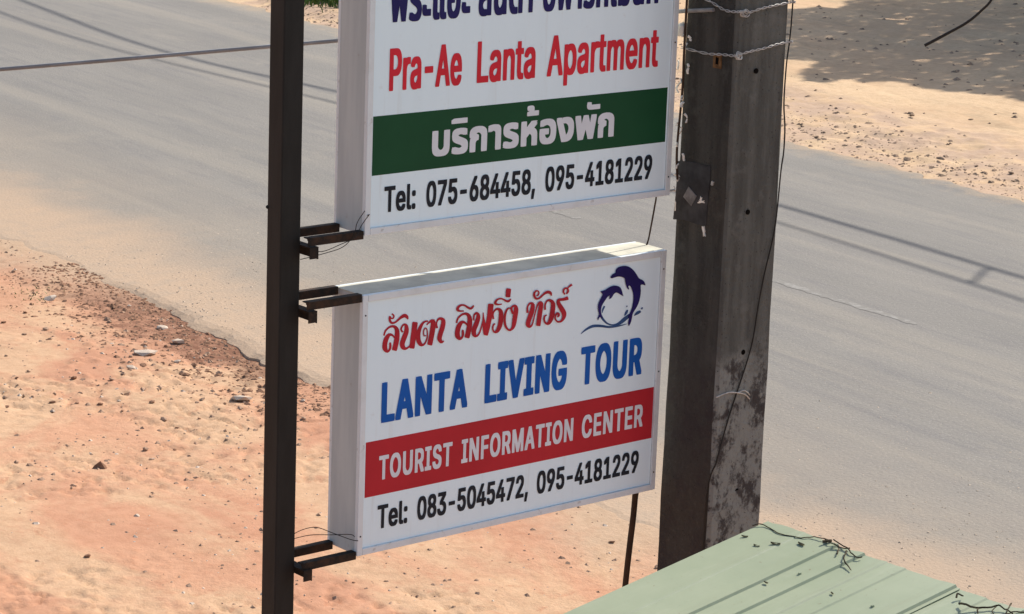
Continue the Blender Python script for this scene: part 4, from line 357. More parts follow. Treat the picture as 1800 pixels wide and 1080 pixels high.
a = M('green_sheet_paint', 0.5, 0.35)
X, Y, Z = a.xyz()
c = a.mix(a.rng(a.noise(1.6, 5, 0.6), 0.3, 0.7), GREEN_A, GREEN_B)
c = a.mix(a.rng(a.noise(5, 6, 0.7, a.vec((2.5, 0.5, 1))), 0.5, 0.75, 0, 0.4), c, GREEN_C)
c = a.mix(a.rng(a.noise(38, 5, 0.75), 0.60, 0.74, 0, 0.35), c, (0.20, 0.19, 0.12))
c = a.mix(a.rng(a.noise(1.0, 6, 0.75, a.vec((14, 0.9, 1))), 0.50, 0.72, 0, 0.40), c, (0.27, 0.27, 0.18))
c = a.mix(a.rng(a.noise(55, 3, 0.6, a.vec((1, 1, 1), (4, 4, 0))), 0.70, 0.76, 0, 0.6), c, (0.17, 0.10, 0.055))
a.color(c); a.bump(a.noise(6, 4), 0.15, 0.012); MAT_ROOF = a.m
MAT_TWIG = simple('dried_twig', (0.075, 0.058, 0.036), 0.9, 0.1, var=0.4, scale=30)
MAT_LEAFLITTER = simple('dry_leaf', (0.20, 0.17, 0.10), 0.9, 0.1, var=0.4, scale=30)
MAT_GRIT = simple('sandy_grit', (0.50, 0.40, 0.30), 0.95, 0.1, var=0.35, scale=30)
MAT_PALE = simple('pale_stone', (0.52, 0.42, 0.33), 0.9, 0.15, var=0.2, scale=12, bump=0.3)
MAT_TAN = simple('tan_stone', (0.36, 0.235, 0.16), 0.95, 0.1, var=0.25, scale=12, bump=0.3)
MAT_CLOD = simple('earth_clod', (0.26, 0.145, 0.09), 0.97, 0.08, var=0.3, scale=16, bump=0.4)
MAT_FARSTONE = simple('brown_stone', (0.27, 0.19, 0.13), 0.95, 0.1, var=0.3, scale=12, bump=0.3)
MAT_GRASS = simple('grass_blade', (0.075, 0.13, 0.030), 0.7, 0.2, var=0.35, scale=5)
MAT_LEAF = simple('tree_leaf', (0.05, 0.10, 0.025), 0.6, 0.3, var=0.35, scale=2)
MAT_BARK = simple('bark', (0.12, 0.09, 0.065), 0.95, 0.1, var=0.3, scale=10, bump=0.5)

# ------------------------------------------------------------------ terrain
def edge_near(t):       # where the asphalt really ends, ragged
    t = np.asarray(t, float)
    return 8.69 + 0.30 * (fbm(t * 0.9, t * 0 + 3.3, 4, 5) - 0.5) + 0.13 * (fbm(t * 6, t * 0 + 1.1, 3, 9) - 0.5)
def edge_far(t):
    t = np.asarray(t, float)
    return 17.15 + 0.45 * (fbm(t * 0.7, t * 0 + 8.3, 4, 15) - 0.5) + 0.2 * (fbm(t * 5, t * 0 + 2.1, 3, 19) - 0.5)
def sstep(x, a, b):
    u = np.clip((x - a) / (b - a), 0, 1); return u * u * (3 - 2 * u)
def dirt_z(n, t):
    n = np.asarray(n, float); t = np.asarray(t, float)
    e = edge_near(t)
    dist = e - n
    broken = sstep(t, 13.0, 14.6) * (1 - sstep(t, 16.4, 17.6))
    step = 0.000 - (0.012 + 0.030 * fbm(t * 2.2, t * 0 + 5, 2, 66)) * broken * (1 - sstep(dist, 0.15, 1.1))
    z = step + 0.055 * (fbm(n * 0.7, t * 0.7, 3, 31) - 0.5) * sstep(dist, 0.1, 1.4)
    z = z + 0.026 * (fbm(n * 2.6, t * 2.6, 4, 41) - 0.5) * sstep(dist, 0.0, 0.3)
    rg = np.abs(fbm(n * 7.5, t * 7.5, 3, 51) - 0.5)
    z = z - 0.022 * (1 - np.clip(rg * 16, 0, 1)) * sstep(dist, 0.1, 0.5) * sstep(fbm(n * 1.3, t * 1.3, 2, 61), 0.48, 0.62)
    z = z + 0.012 * np.maximum(0, fbm(n * 13, t * 13, 2, 71) - 0.60) * 4 * sstep(dist, 0.05, 0.3) * sstep(fbm(n * 0.9, t * 0.9, 2, 73), 0.42, 0.6)
    rut = np.abs(n - 7.1 - 0.35 * np.sin(t * 0.33) - 0.12 * (fbm(t * 1.5, t * 0, 2, 88) - 0.5))
    z = z - 0.012 * np.clip(1 - rut / 0.11, 0, 1) * sstep(fbm(t * 0.6, n * 0.6, 2, 90), 0.35, 0.6)
    under = -0.06 * sstep(n, e + 0.02, e + 0.20)
    zn = z + under
    ef = edge_far(t); df = n - ef
    zf = -0.05 * (1 - sstep(df, -0.15, 0.02)) + (-0.004) + 0.05 * sstep(df, 0.0, 1.3) + 0.02 * df.clip(0, 30)
    zf = zf + sstep(df, 0, 0.6) * (0.10 * (fbm(n * 0.5, t * 0.35, 3, 81) - 0.5) + 0.05 * (fbm(n * 2.6, t * 2.2, 4, 91) - 0.5))
    zf = zf + 0.05 * sstep(df, 0.1, 0.5) * (1 - sstep(df, 1.4, 2.2)) * (fbm(n * 6, t * 4, 3, 97) - 0.35)
    return np.where(n < 12.5, zn, np.where(df > -0.3, zf, -0.06))

def lines(*segs):
    out = []
    for a_, b_, k in segs: out += list(np.linspace(a_, b_, k, endpoint=False))
    out.append(segs[-1][1]); return np.array(out)
nl = lines((-3000, -300, 4), (-300, -20, 6), (-20, 4.6, 8), (4.6, 8.95, 190), (8.95, 16.7, 8), (16.7, 20, 70), (20, 30, 100), (30, 60, 10), (60, 300, 5), (300, 3000, 4))
tl = lines((-3000, -300, 4), (-300, -20, 6), (-20, 8, 10), (8, 19.5, 500), (19.5, 34, 190), (34, 70, 10), (70, 300, 6), (300, 3000, 4))
NN, TT = np.meshgrid(nl, tl)
ZZ = dirt_z(NN, TT)
farm = (np.abs(NN) > 60) | (np.abs(TT) > 90)
ZZ = np.where(farm, np.where((NN > 8) & (NN < 18), -0.06, np.where(NN > 18, 0.9, -0.05)), ZZ)
V = np.stack([NN.ravel(), TT.ravel(), ZZ.ravel()], 1)
w = len(nl); h = len(tl)
idx = np.arange(w * h).reshape(h, w)
F = np.stack([idx[:-1, :-1].ravel(), idx[:-1, 1:].ravel(), idx[1:, 1:].ravel(), idx[1:, :-1].ravel()], 1)
ground = obj('ground', mesh_np('ground', V, F), MAT_DIRT, smooth=True)
ground.rotation_euler = (0, 0, ROTZ); prop(ground, 'bare orange and tan dirt shoulders either side of the road', kind='structure')

tl2 = lines((-600, -20, 10), (-20, 8, 60), (8, 34, 620), (34, 70, 40), (70, 600, 10))
en = edge_near(tl2); ef = edge_far(tl2)
rows_ = []
K = 16
for j in [0, 0.12] + list(range(1, K)) + [K - 0.12, K]:
    u = j / K; n_ = en + (ef - en) * u
    z_ = 0.004 + 0.05 * np.sin(math.pi * u) + 0 * tl2
    if j == 0: z_ = z_ - 0.006 - 0.004 * fbm(tl2 * 5, tl2 * 0 + 4, 2, 3)
    rows_.append(np.stack([n_, tl2, z_], 1))
crumb = 0.03 + 0.06 * fbm(tl2 * 8, tl2 * 0 + 6, 3, 55)
top1 = rows_[0].copy(); top1[:, 0] -= crumb; top1[:, 2] -= 0.020
top0 = top1.copy(); top0[:, 0] -= 0.02; top0[:, 2] = -0.10
topN = rows_[-1].copy(); topN[:, 2] = -0.10
rows_ = [top0, top1] + rows_ + [topN]
V = np.concatenate(rows_); h = len(rows_); w = len(tl2)
idx = np.arange(w * h).reshape(h, w)
F = np.stack([idx[:-1, :-1].ravel(), idx[1:, :-1].ravel(), idx[1:, 1:].ravel(), idx[:-1, 1:].ravel()], 1)
road = obj('road', mesh_np('road', V, F), MAT_ROAD)
road.rotation_euler = (0, 0, ROTZ); prop(road, 'worn grey asphalt road dusted with sand along its near edge', kind='structure')

def road_z(n, t):
    u = (n - 8.69) / (17.15 - 8.69); return 0.004 + 0.05 * math.sin(math.pi * max(0, min(1, u)))
for (t0, t1, wd) in ((13.35, 14.9, 0.085), (17.30, 17.85, 0.08), (9.2, 10.6, 0.08)):
    Vv = []; Ff = []
    k = 30
    for i in range(k + 1):
        t_ = t0 + (t1 - t0) * i / k
        e_ = 0.5 if i in (0, k) else 1
        for sgn in (-1, 1):
            n_ = 12.97 + sgn * (wd / 2 * e_ + random.uniform(-.014, .014)) + 0.01 * math.sin(t_ * 2)
            Vv.append((n_, t_, road_z(n_, t_) + 0.0020))
        if i: b_ = 2 * i; Ff.append((b_ - 2, b_ - 1, b_ + 1, b_))
    o = obj('road_marking', mesh_np('road_marking', Vv, Ff), MAT_LINE)
    o.rotation_euler = (0, 0, ROTZ); prop(o, kind='structure')

# ------------------------------------------------------------------ sign boxes
SIGN_ROT = math.pi / 2 - 0.8649
SIGN_O = Vector((-0.4299, 7.6427, 2.6769))       # top left front corner of the lower box
def sgn_local(u, v): return (u, v)

def stroke_mesh(strokes, y0, zoff):
    bm = bmesh.new(); lay = 0
    for st in strokes:
        prev = None
        for i, q in enumerate(st):
            y = y0 - lay - i * 0.000012
            a_ = bm.verts.new((q[0] / 1e4, y, q[1] / 1e4 + zoff)); b_ = bm.verts.new((q[2] / 1e4, y, q[3] / 1e4 + zoff))
            if prev:
                try: bm.faces.new((prev[0], a_, b_, prev[1]))
                except ValueError: pass
            prev = (a_, b_)
        lay += 0.00022 if len(strokes) < 12 else 0.00008
    bmesh.ops.recalc_face_normals(bm, faces=bm.faces)
    for f in bm.faces:
        if f.normal.y > 0: f.normal_flip()
    return bm

GLYPH_MESH = {}
def glyph_mesh(ch):
    """filled outline of one character: vertices and triangles in em units"""
    if ch in GLYPH_MESH: return GLYPH_MESH[ch]
    cs = []
    for c_ in DATA['glyph'][ch][1]:
        c_ = [p for i, p in enumerate(c_) if p != c_[i - 1]]
        cs.append([Vector((p[0] / 1000, p[1] / 1000)) for p in c_])
    vin = []; ed = []
    for c_ in cs:
        j = len(vin); vin += c_; ed += [(j + i, j + (i + 1) % len(c_)) for i in range(len(c_))]
    vo, _e, fo = delaunay_2d_cdt(vin, ed, [], 0, 1e-6)[:3]
    def wind(p):      # non-zero winding, so overlapping strokes of a letter stay solid
        w = 0
        for c_ in cs:
            for i in range(len(c_)):
                a_, b_ = c_[i - 1], c_[i]
                if a_.y <= p.y < b_.y and (b_.x - a_.x) * (p.y - a_.y) - (p.x - a_.x) * (b_.y - a_.y) > 0: w += 1
                elif b_.y <= p.y < a_.y and (b_.x - a_.x) * (p.y - a_.y) - (p.x - a_.x) * (b_.y - a_.y) < 0: w -= 1
        return w
    tri = [tuple(f) for f in fo if wind(sum((vo[i] for i in f), Vector((0, 0))) / len(f)) != 0]
    GLYPH_MESH[ch] = ([(q.x, q.y) for q in vo], tri)
    return GLYPH_MESH[ch]

def word_mesh(word, u0, u1, v, cap, bold, y0, zoff, track=0.02):
    """bold is in metres: the outline is thickened by laying shifted copies 0.03 mm apart"""
    thai = ord(word[0]) > 3000
    pen = 0.0; items = []; prevmark = False
    for ch in word:
        adv = DATA['glyph'][ch][0]; mark = adv == 0
        dy = 0.0
        if mark: dy = (0.30 if prevmark else 0.075) if thai else 0.0
        items.append((ch, pen, dy)); prevmark = mark
        if not mark: pen += adv / 1000 + (track if thai else 0.060 if word.isupper() else 0.022 if word[0].isalpha() else 0.004)
    xs = [p[0] + pn for ch, pn, dy in items for p in glyph_mesh(ch)[0]]
    x0, x1 = min(xs), max(xs)
    ref = DATA['glyph']['\u0e01' if thai else 'T'][1][0]
    hh = max(p[1] for p in ref) / 1000
    sx = (u1 - u0 - 2 * bold) / (x1 - x0); sz = (cap - 2 * bold) / hh
    V = []; F = []; lay = 0
    dirs = [(0, 0), (1, 0), (0, 1), (-1, 0), (0, -1)] + [(a_ * 0.92, b_ * 0.92) for a_ in (-1, 1) for b_ in (-1, 1)]
    for gi, (ch, pn, dy) in enumerate(items):
        gv, gf = glyph_mesh(ch)
        mk = DATA['glyph'][ch][0] == 0
        for k, (dx, dz) in enumerate(dirs):
            y = y0 - k * 0.00003 - (gi % 2) * 0.000015; j = len(V)
            bb = bold * (0.7 if mk else 1.0)
            for (x, z) in gv: V.append(((x + pn - x0) * sx + u0 + bold + dx * bb * 1.15, y, (z + dy) * sz + v + bold + dz * bb + zoff))
            F += [tuple(j + q for q in f) for f in gf]
    me = bpy.data.meshes.new('printed_word'); me.from_pydata(V, [], F); me.update()
    bm = bmesh.new(); bm.from_mesh(me); bpy.data.meshes.remove(me)
    for f in bm.faces:
        f.normal_update()
        if f.normal.y > 0: f.normal_flip()
    return bm

W_, D_ = 1.2, 0.15
def make_sign(loc, H, zoff, sign_id, label):
    root = empty('sign_box', loc, SIGN_ROT); prop(root, label, 'sign', 'lightbox signs bracketed to the steel post')
    # casing: open box of sheet with returned edges
    bm = bmesh.new(); box(bm, 0.004, W_ - 0.004, 0.016, D_ - 0.012, 0.004, H - 0.004, 0.002)
    obj('casing', bm, MAT_CASE, root)
    # front and back frame rails (angle profile), butted at the corners
    lip, pr = 0.020, 0.016
    for yy0, yy1, back in ((0.0, 0.0158, False), (D_ - 0.0118, D_, True)):
        for (x0, x1, z0, z1) in ((lip, W_ - lip, H - lip, H), (lip, W_ - lip, 0, lip), (0, lip - .0008, 0, H), (W_ - lip + .0008, W_, 0, H)):
            bm = bmesh.new(); box(bm, x0, x1, yy0, yy1, z0, z1, 0.0012)
            obj('frame_rail', bm, MAT_FRAME, root)
    # top cover sheet between the rails
    bm = bmesh.new(); box(bm, 0.0, W_, 0.0162, D_ - 0.0122, H - 0.0035, H + 0.0005, 0.0)
    obj('top_cover', bm, MAT_TOP, root)
    # side skins stay grey-beige, set a hair proud of the casing
    bm = bmesh.new(); box(bm, 0.0005, 0.0036, 0.0162, D_ - 0.0122, 0.003, H - 0.004)
    obj('side_cover', bm, MAT_CASE, root)
    # face panel recessed behind the lip
    yf = 0.0062
    bm = bmesh.new(); box(bm, lip + .0005, W_ - lip - .0005, yf, yf + 0.003, lip + .0005, H - lip - .0005)
    face = obj('face_panel', bm, MAT_FACE, root)
    # rivets
    for (rx, rz) in ((0.0100, 0.06), (0.0100, H - 0.06), (W_ - 0.010, 0.06), (W_ - 0.010, H / 2), (W_ - 0.010, H - 0.06)):
        bm = bmesh.new(); bmesh.ops.create_icosphere(bm, subdivisions=1, radius=0.0028, matrix=Matrix.Translation((rx, -0.0003, rz)))
        obj('rivet', bm, MAT_RUST, root)
    def band(v0, v1, u0, u1, mat):
        bm = bmesh.new(); box(bm, u0, u1, yf - 0.0004, yf - 0.0001, v0 + zoff, v1 + zoff); o = obj('colour_band', bm, mat, face); return o
    if sign_id == 1: band(0.349, 0.521, 0.0245, 1.1735, INK['green'])
    else: band(-0.617, -0.447, 0.0265, 1.1785, INK['band'])
    for (sid, colr, v, cap, words) in DATA['rows']:
        if sid != sign_id: continue
        for wd, u0, u1 in words:
            thai = ord(wd[0]) > 3000
            bold = {'red': 0.0034, 'black': 0.0025, 'blue': 0.0054, 'white': 0.0025, 'navy': 0.0038}[colr]
            if thai and colr == 'white': bold = 0.0050
            o = obj('printed_word', word_mesh(wd, u0, u1, v, cap, bold, yf - 0.0010, zoff), INK[colr], face)
    if sign_id == 0:
        obj('printed_word', stroke_mesh(DATA['red'], yf - 0.0008, zoff), INK['thai'], face)
        obj('printed_wave', stroke_mesh(DATA['blue'], yf - 0.0008, zoff), INK['wave'], face)
        for k, poly in enumerate(DATA['dol']):
            P3 = [Vector((p[0] / 1e4, yf - 0.0026 - 0.0003 * k, p[1] / 1e4 + zoff)) for p in poly]
            tri = tessellate_polygon([[Vector((p.x, p.z, 0)) for p in P3]])
            bm = bmesh.new(); vs = [bm.verts.new(p) for p in P3]
            for t_ in tri:
                try: bm.faces.new([vs[i] for i in t_])
                except ValueError: pass
            for f in bm.faces:
                f.normal_update()
                if f.normal.y > 0: f.normal_flip()
            obj('printed_dolphin', bm, INK['dolphin'], face)
    # arms (steel angle) from the post side to the box
    def arm(y, z, x0, down=True):
        bm = bmesh.new()
        s_ = 0.024
        box(bm, x0, -0.001, y, y + 0.0035, z - s_, z, 0.0006)
        box(bm, x0, -0.001, y + 0.0037, y + s_, z - 0.0035, z, 0.0006)
        # weld blob
        bmesh.ops.create_icosphere(bm, subdivisions=1, radius=0.007, matrix=Matrix.Translation((x0 + 0.005, y + 0.004, z - 0.004)))
        return obj('bracket_arm', bm, MAT_RUST, root)
    levels = [0.008, H - 0.002]
    for z in levels:
        arm(0.004, z + 0.006, -0.196); arm(0.120, z + 0.006, -0.190)
    return root

sign_low = make_sign(SIGN_O + Vector((0, 0, -0.792)), 0.792, 0.792, 0,
    'lower white box sign with two leaping dolphins, blue lettering and a red band')
sign_up = make_sign(SIGN_O + Vector((0, 0, 0.1768)), 0.97, -0.1768, 1,
    'upper white box sign with a dark green band and red and navy lettering')

# ------------------------------------------------------------------ steel post
def sg(x, y, z): # sign coordinates -> world
    return SIGN_O + Matrix.Rotation(SIGN_ROT, 3, 'Z') @ Vector((x, y, z))
pc = sg(-0.2315, 0.075, 0)
post = empty('steel_post', (pc.x, pc.y, -0.03), SIGN_ROT)
prop(post, 'dark square steel post left of the two box signs, carrying their brackets', 'post')
bm = bmesh.new(); box(bm, -0.0345, 0.0345, -0.0345, 0.0345, 0, 5.6, 0.004); obj('shaft', bm, MAT_STEEL, post)
bm = bmesh.new(); box(bm, -0.037, 0.037, -0.037, 0.037, 5.6, 5.606, 0.001); obj('cap_plate', bm, MAT_STEEL, post)
bm = bmesh.new(); box(bm, -0.13, 0.13, -0.13, 0.13, 0.02, 0.032, 0.002); obj('base_plate', bm, MAT_STEEL, post)
Z0 = SIGN_O.z + 0.03
for zz in (0.177, -0.010, -0.785, 1.147):
    bm = bmesh.new()
    zt = Z0 + zz - 0.012
    x0 = 0.0352
    box(bm, x0, x0 + 0.030, -0.080, 0.055, zt - 0.0035, zt, 0.0005)
    box(bm, x0 + 0.0265, x0 + 0.030, -0.080, 0.055, zt - 0.036, zt - 0.0037, 0.0005)
    box(bm, x0 - 0.0, x0 + 0.0262, -0.080, -0.0765, zt - 0.034, zt - 0.0037, 0.0005)
    obj('cross_angle', bm, MAT_RUST, post)
for zz in (0.27, -1.02, 0.9):   # weld dags / bolt heads on the post's left edge
    bm = bmesh.new(); bmesh.ops.create_icosphere(bm, subdivisions=1, radius=0.006, matrix=Matrix.Translation((-0.034, 0.033, Z0 + zz)))
    obj('bolt_head', bm, MAT_STEEL, post)

# loose tie wires at the brackets
def wire_thing(name, specs, mat, label, cat, group=None):
    o = obj(name, tubes(*specs), mat); prop(o, label, cat, group); return o
S = lambda pts: [sg(*p) for p in pts]
wire_thing('tie_wire', [(S([(-0.005, -0.004, 0.252), (-0.034, -0.008, 0.222), (-0.046, -0.01, 0.190), (-0.060, 0.02, 0.149), (-0.112, 0.04, 0.131), (-0.19, 0.05, 0.120)]), 0.0012, 5),
    (S([(0.012, -0.004, 0.240), (-0.022, -0.01, 0.210), (-0.042, -0.014, 0.182), (-0.075, 0.01, 0.160), (-0.13, 0.03, 0.140), (-0.17, 0.05, 0.150)]), 0.0012, 5)],
    MAT_CABLE, 'thin black tie wire looped round the bracket under the upper sign', 'wire')
wire_thing('tie_wire', [(S([(-0.19, 0.07, -0.71), (-0.15, 0.07, -0.700), (-0.10, 0.07, -0.702), (-0.055, 0.05, -0.722), (-0.018, 0.01, -0.738), (0.0, -0.003, -0.742)]), 0.0012, 5),
    (S([(-0.19, 0.07, -0.722), (-0.12, 0.07, -0.722), (-0.06, 0.05, -0.727), (-0.02, 0.01, -0.722), (-0.012, -0.002, -0.728)]), 0.0012, 5)],
    MAT_CABLE, 'thin black tie wire poking out beside the bottom bracket of the lower sign', 'wire')

# ------------------------------------------------------------------ concrete pole
PC0 = Vector((0.6550, 8.2968, 0))
pole = empty('utility_pole', (PC0.x, PC0.y, 0), SIGN_ROT)      # local x = right face, local y = left face
prop(pole, 'thick square weathered concrete utility pole right of the signs', 'pole')
# tapered square shaft, top 0.235, slightly wider at ground
bm = bmesh.new()
NZ = 60
wid = lambda z: 0.2315 + 0.005 * (2.6 - z)
ringv = []
for k in range(NZ + 1):
    z = -0.1 + 9.0 * k / NZ; wd = wid(z); off = -(wd - 0.2315) / 2
    ch = 0.010
    j = lambda s: (noise.noise(Vector((s * 3.1, z * 7, 0.5))) * 0.0035)
    pts = [(off + ch, off), (off + wd - ch, off), (off + wd, off + ch), (off + wd, off + wd - ch), (off + wd - ch, off + wd), (off + ch, off + wd), (off, off + wd - ch), (off, off + ch)]
    ringv.append([bm.verts.new((x + j(i), y + j(i + 9), z)) for i, (x, y) in enumerate(pts)])
for k in range(NZ):
    for q in range(8):
        f = bm.faces.new((ringv[k][q], ringv[k][(q + 1) % 8], ringv[k + 1][(q + 1) % 8], ringv[k + 1][q]))
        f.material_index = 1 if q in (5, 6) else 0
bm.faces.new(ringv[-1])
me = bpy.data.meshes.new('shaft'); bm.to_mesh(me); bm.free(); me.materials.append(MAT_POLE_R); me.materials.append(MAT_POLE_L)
obj('shaft', me, None, pole)
def on_r(w, z, e=0.0): return Vector((w, -e, z))
def on_l(w, z, e=0.0): return Vector((-e, w, z))
MAT_HOLE_SHADE = simple('hole_shade', (0.008, 0.007, 0.006), 1.0, 0.0)  # near-black colour standing for the shade inside holes
for (w_, z_) in ((0.094, 3.267), (0.093, 2.822), (0.108, 2.367), (0.114, 1.906)):
    # flat disc on the shaft, its black colour painting the shade inside a hole
    bm = bmesh.new()
    bmesh.ops.create_cone(bm, cap_ends=True, segments=12, radius1=0.0085, radius2=0.0085, depth=0.003, matrix=Matrix.Translation((w_, -0.0008, z_)) @ Matrix.Rotation(math.pi / 2, 4, 'X'))
    obj('bolt_hole_shade', bm, MAT_HOLE_SHADE, pole)
# tar patch, sticker, paper remnants and rusty tag
def plate(name, w0, w1, z0, z1, th, mat, side='L', rot=0.0, parent=None, jag=0.0):
    bm = bmesh.new(); cw, cz = (w0 + w1) / 2, (z0 + z1) / 2
    c_ = []
    K_ = 16 if jag else 4
    if jag:
        for i in range(K_):
            a_ = 2 * math.pi * i / K_; mx = max(abs(math.cos(a_)), abs(math.sin(a_))); rr = 1 / mx * (1 - random.random() * jag)
            c_.append((math.cos(a_) * rr * (w1 - w0) / 2, math.sin(a_) * rr * (z1 - z0) / 2))
    else: c_ = [(-(w1 - w0) / 2, -(z1 - z0) / 2), ((w1 - w0) / 2, -(z1 - z0) / 2), ((w1 - w0) / 2, (z1 - z0) / 2), (-(w1 - w0) / 2, (z1 - z0) / 2)]
    fr = []; bk = []
    for (x, z) in c_:
        xr = x * math.cos(rot) - z * math.sin(rot); zr = x * math.sin(rot) + z * math.cos(rot)
        f_ = (on_l if side == 'L' else on_r)
        fr.append(bm.verts.new(f_(cw + xr, cz + zr, th))); bk.append(bm.verts.new(f_(cw + xr, cz + zr, -0.004)))
    bm.faces.new(fr); n_ = len(fr)
    for i in range(n_): bm.faces.new((fr[i], bk[i], bk[(i + 1) % n_], fr[(i + 1) % n_]))
    bmesh.ops.recalc_face_normals(bm, faces=bm.faces)
    return obj(name, bm, mat, parent or pole)
MAT_TAR = simple('tar_patch', (0.046, 0.046, 0.047), 0.8, 0.15, var=0.35, scale=14, bump=0.3)
plate('tar_patch', 0.078, 0.236, 2.765, 2.965, 0.0022, MAT_TAR, jag=0.10)
MAT_STICKER = simple('faded_sticker', (0.15, 0.15, 0.15), 0.6, var=0.3, scale=40)
plate('sticker', 0.140, 0.185, 2.832, 2.874, 0.0042, MAT_STICKER, rot=0.55)
plate('paper_scrap', 0.092, 0.128, 2.840, 2.850, 0.0045, MAT_TAPE, rot=-0.15, jag=0.5)
plate('paper_scrap', 0.108, 0.118, 2.846, 2.862, 0.0048, MAT_TAPE, rot=0.3, jag=0.5)
plate('paper_scrap', 0.088, 0.100, 2.733, 2.772, 0.0032, MAT_TAPE, rot=-0.25, jag=0.5)
plate('paper_scrap', 0.062, 0.074, 2.902, 2.918, 0.0032, MAT_WIREW, rot=0.2, jag=0.5)
plate('paper_scrap', 0.224, 0.230, 2.79, 2.83, 0.0036, MAT_TAPE, rot=0.0, jag=0.5)
MAT_TAG = simple('rusty_tag', (0.16, 0.085, 0.035), 0.8, var=0.4, scale=60)
tg = plate('rusty_tag', 0.058, 0.092, 3.272, 3.318, 0.0030, MAT_TAG)
plate('tag_slot_shade', 0.068, 0.080, 3.284, 3.306, 0.0042, MAT_HOLE_SHADE, parent=tg)  # slot is a raised plate with its inner shade painted near black

# twisted galvanised wires strapped round the shaft
PM = Matrix.Translation((PC0.x, PC0.y, 0)) @ Matrix.Rotation(SIGN_ROT, 4, 'Z')
def strap(pr, pl, knot, label, tw=True):
    bm = bmesh.new()
    e = 0.006
    path = [on_l(w, z, e) for w, z in pl] + [Vector((-e * .4, -e * .4, (pl[-1][1] + pr[0][1]) / 2))] + [on_r(w, z, e) for w, z in pr] + [Vector((0.238, -0.002, pr[-1][1])), Vector((0.240, 0.12, pr[-1][1] + .004))]
    P = catmull(path, 8)
    for ph in (0, math.pi):
        Q = []
        for i, p in enumerate(P):
            a_ = i * 0.9 + ph; o_ = 0.0019
            Q.append(p + Vector((math.cos(a_) * o_ * .5, -abs(math.sin(a_)) * o_, math.cos(a_) * o_ * 1.6)))
        tube(bm, Q, 0.0016, 5, 1, False)
    # knot of wire turns
    kx, kz = knot
    for i in range(6):
        a_ = random.random() * 6.28; r_ = random.uniform(0.006, 0.018)
        c_ = on_r(kx, kz, 0.012)
        tube(bm, [c_ + Vector((math.cos(a_ + q) * r_, random.uniform(-.006, .006), math.sin(a_ + q) * r_ * .7)) for q in (0, 1.3, 2.6, 3.9)], 0.0015, 5, 4)
    bm.transform(PM)
    o = obj('strap_wire', bm, MAT_WIREW); prop(o, label, 'wire'); return o
strap([(0.008, 3.457), (0.04, 3.452), (0.10, 3.462), (0.16, 3.468), (0.225, 3.474)], [(0.235, 3.500), (0.12, 3.475), (0.05, 3.455)], (0.020, 3.452),
      'twisted pale wire tied round the concrete pole at the very top of the picture')
strap([(0.000, 3.322), (0.05, 3.330), (0.11, 3.336), (0.17, 3.345), (0.222, 3.350)], [(0.235, 3.316), (0.12, 3.312), (0.05, 3.318)], (0.004, 3.322),
      'twisted pale wire tied round the concrete pole just above the rusty tag')
strap([(0.0, 2.240), (0.03, 2.243), (0.078, 2.240), (0.12, 2.222), (0.145, 2.208)], [(0.10, 2.236), (0.05, 2.238), (0.02, 2.239)], (0.10, 2.232),
      'short pale wire end stuck to the lower right face of the concrete pole') if False else None
bm = bmesh.new(); tube(bm, [on_r(-0.004, 2.236, 0.004), on_r(0.04, 2.244, 0.006), on_r(0.075, 2.241, 0.008), on_r(0.12, 2.228, 0.007), on_r(0.146, 2.208, 0.004)], 0.0022, 5)
tube(bm, [on_r(0.09, 2.238, 0.006), on_r(0.11, 2.243, 0.012), on_r(0.13, 2.232, 0.012), on_r(0.143, 2.222, 0.006)], 0.0018, 5)
bm.transform(PM); prop(obj('wire_end', bm, MAT_WIREW), 'short pale wire end stuck across the lower right face of the concrete pole', 'wire')
# black drop cable running down the right arris and across the face
bm = bmesh.new()
tube(bm, [(0.236, 0.03, 5.6), (0.237, 0.004, 4.4), (0.236, -0.004, 3.9)] + [tuple(on_r(w, z, 0.007)) for w, z in ((0.232, 3.481), (0.228, 3.36), (0.220, 3.28), (0.219, 3.16), (0.230, 3.078), (0.231, 3.0), (0.224, 2.942), (0.212, 2.76), (0.178, 2.617), (0.156, 2.50), (0.141, 2.398), (0.112, 2.31), (0.078, 2.225), (0.050, 2.15), (0.027, 2.078), (0.010, 2.02))] + [tuple(on_l(0.012, 1.9, 0.006)), tuple(on_l(0.02, 1.4, 0.006)), tuple(on_l(0.03, 0.6, 0.006)), tuple(on_l(0.04, -0.02, 0.006))], 0.0025, 6)
bm.transform(PM); prop(obj('drop_cable', bm, MAT_CABLE), 'thin black cable running down the right edge and face of the concrete pole', 'cable')

# scraps and cable end in the gap between upper sign and pole
bm = bmesh.new()
random.seed(21)
for i in range(26):
    z = 3.38 - i * 0.021 + random.uniform(-.008, .008)
    c_ = Vector((-0.018 + random.uniform(-.006, .008), 0.205 + random.uniform(-.02, .035), z))
    if random.random() < 0.72:
        a_ = random.uniform(0, 3.14); l_ = random.uniform(0.006, 0.016)
        tube(bm, [c_, c_ + Vector((random.uniform(-.5, .5) * l_, random.uniform(-.4, .4) * l_, l_)), c_ + Vector((random.uniform(-1, 1) * l_, 0.3 * l_, l_ * 1.8))], random.uniform(0.0018, 0.0042), 5, 3)
bmesh.ops.create_icosphere(bm, subdivisions=2, radius=0.017, matrix=Matrix.Translation((-0.02, 0.225, 3.375)) @ Matrix.Diagonal((0.8, 0.8, 1.3, 1)))
for v_ in bm.verts: v_.co += noise.noise_vector(v_.co * 60) * 0.004
bm.transform(PM); o = obj('plastic_wrapping', bm, MAT_TAPE); prop(o, 'torn bits of sunlit white plastic in the gap between upper sign and concrete pole', 'wrapping', kind='stuff')
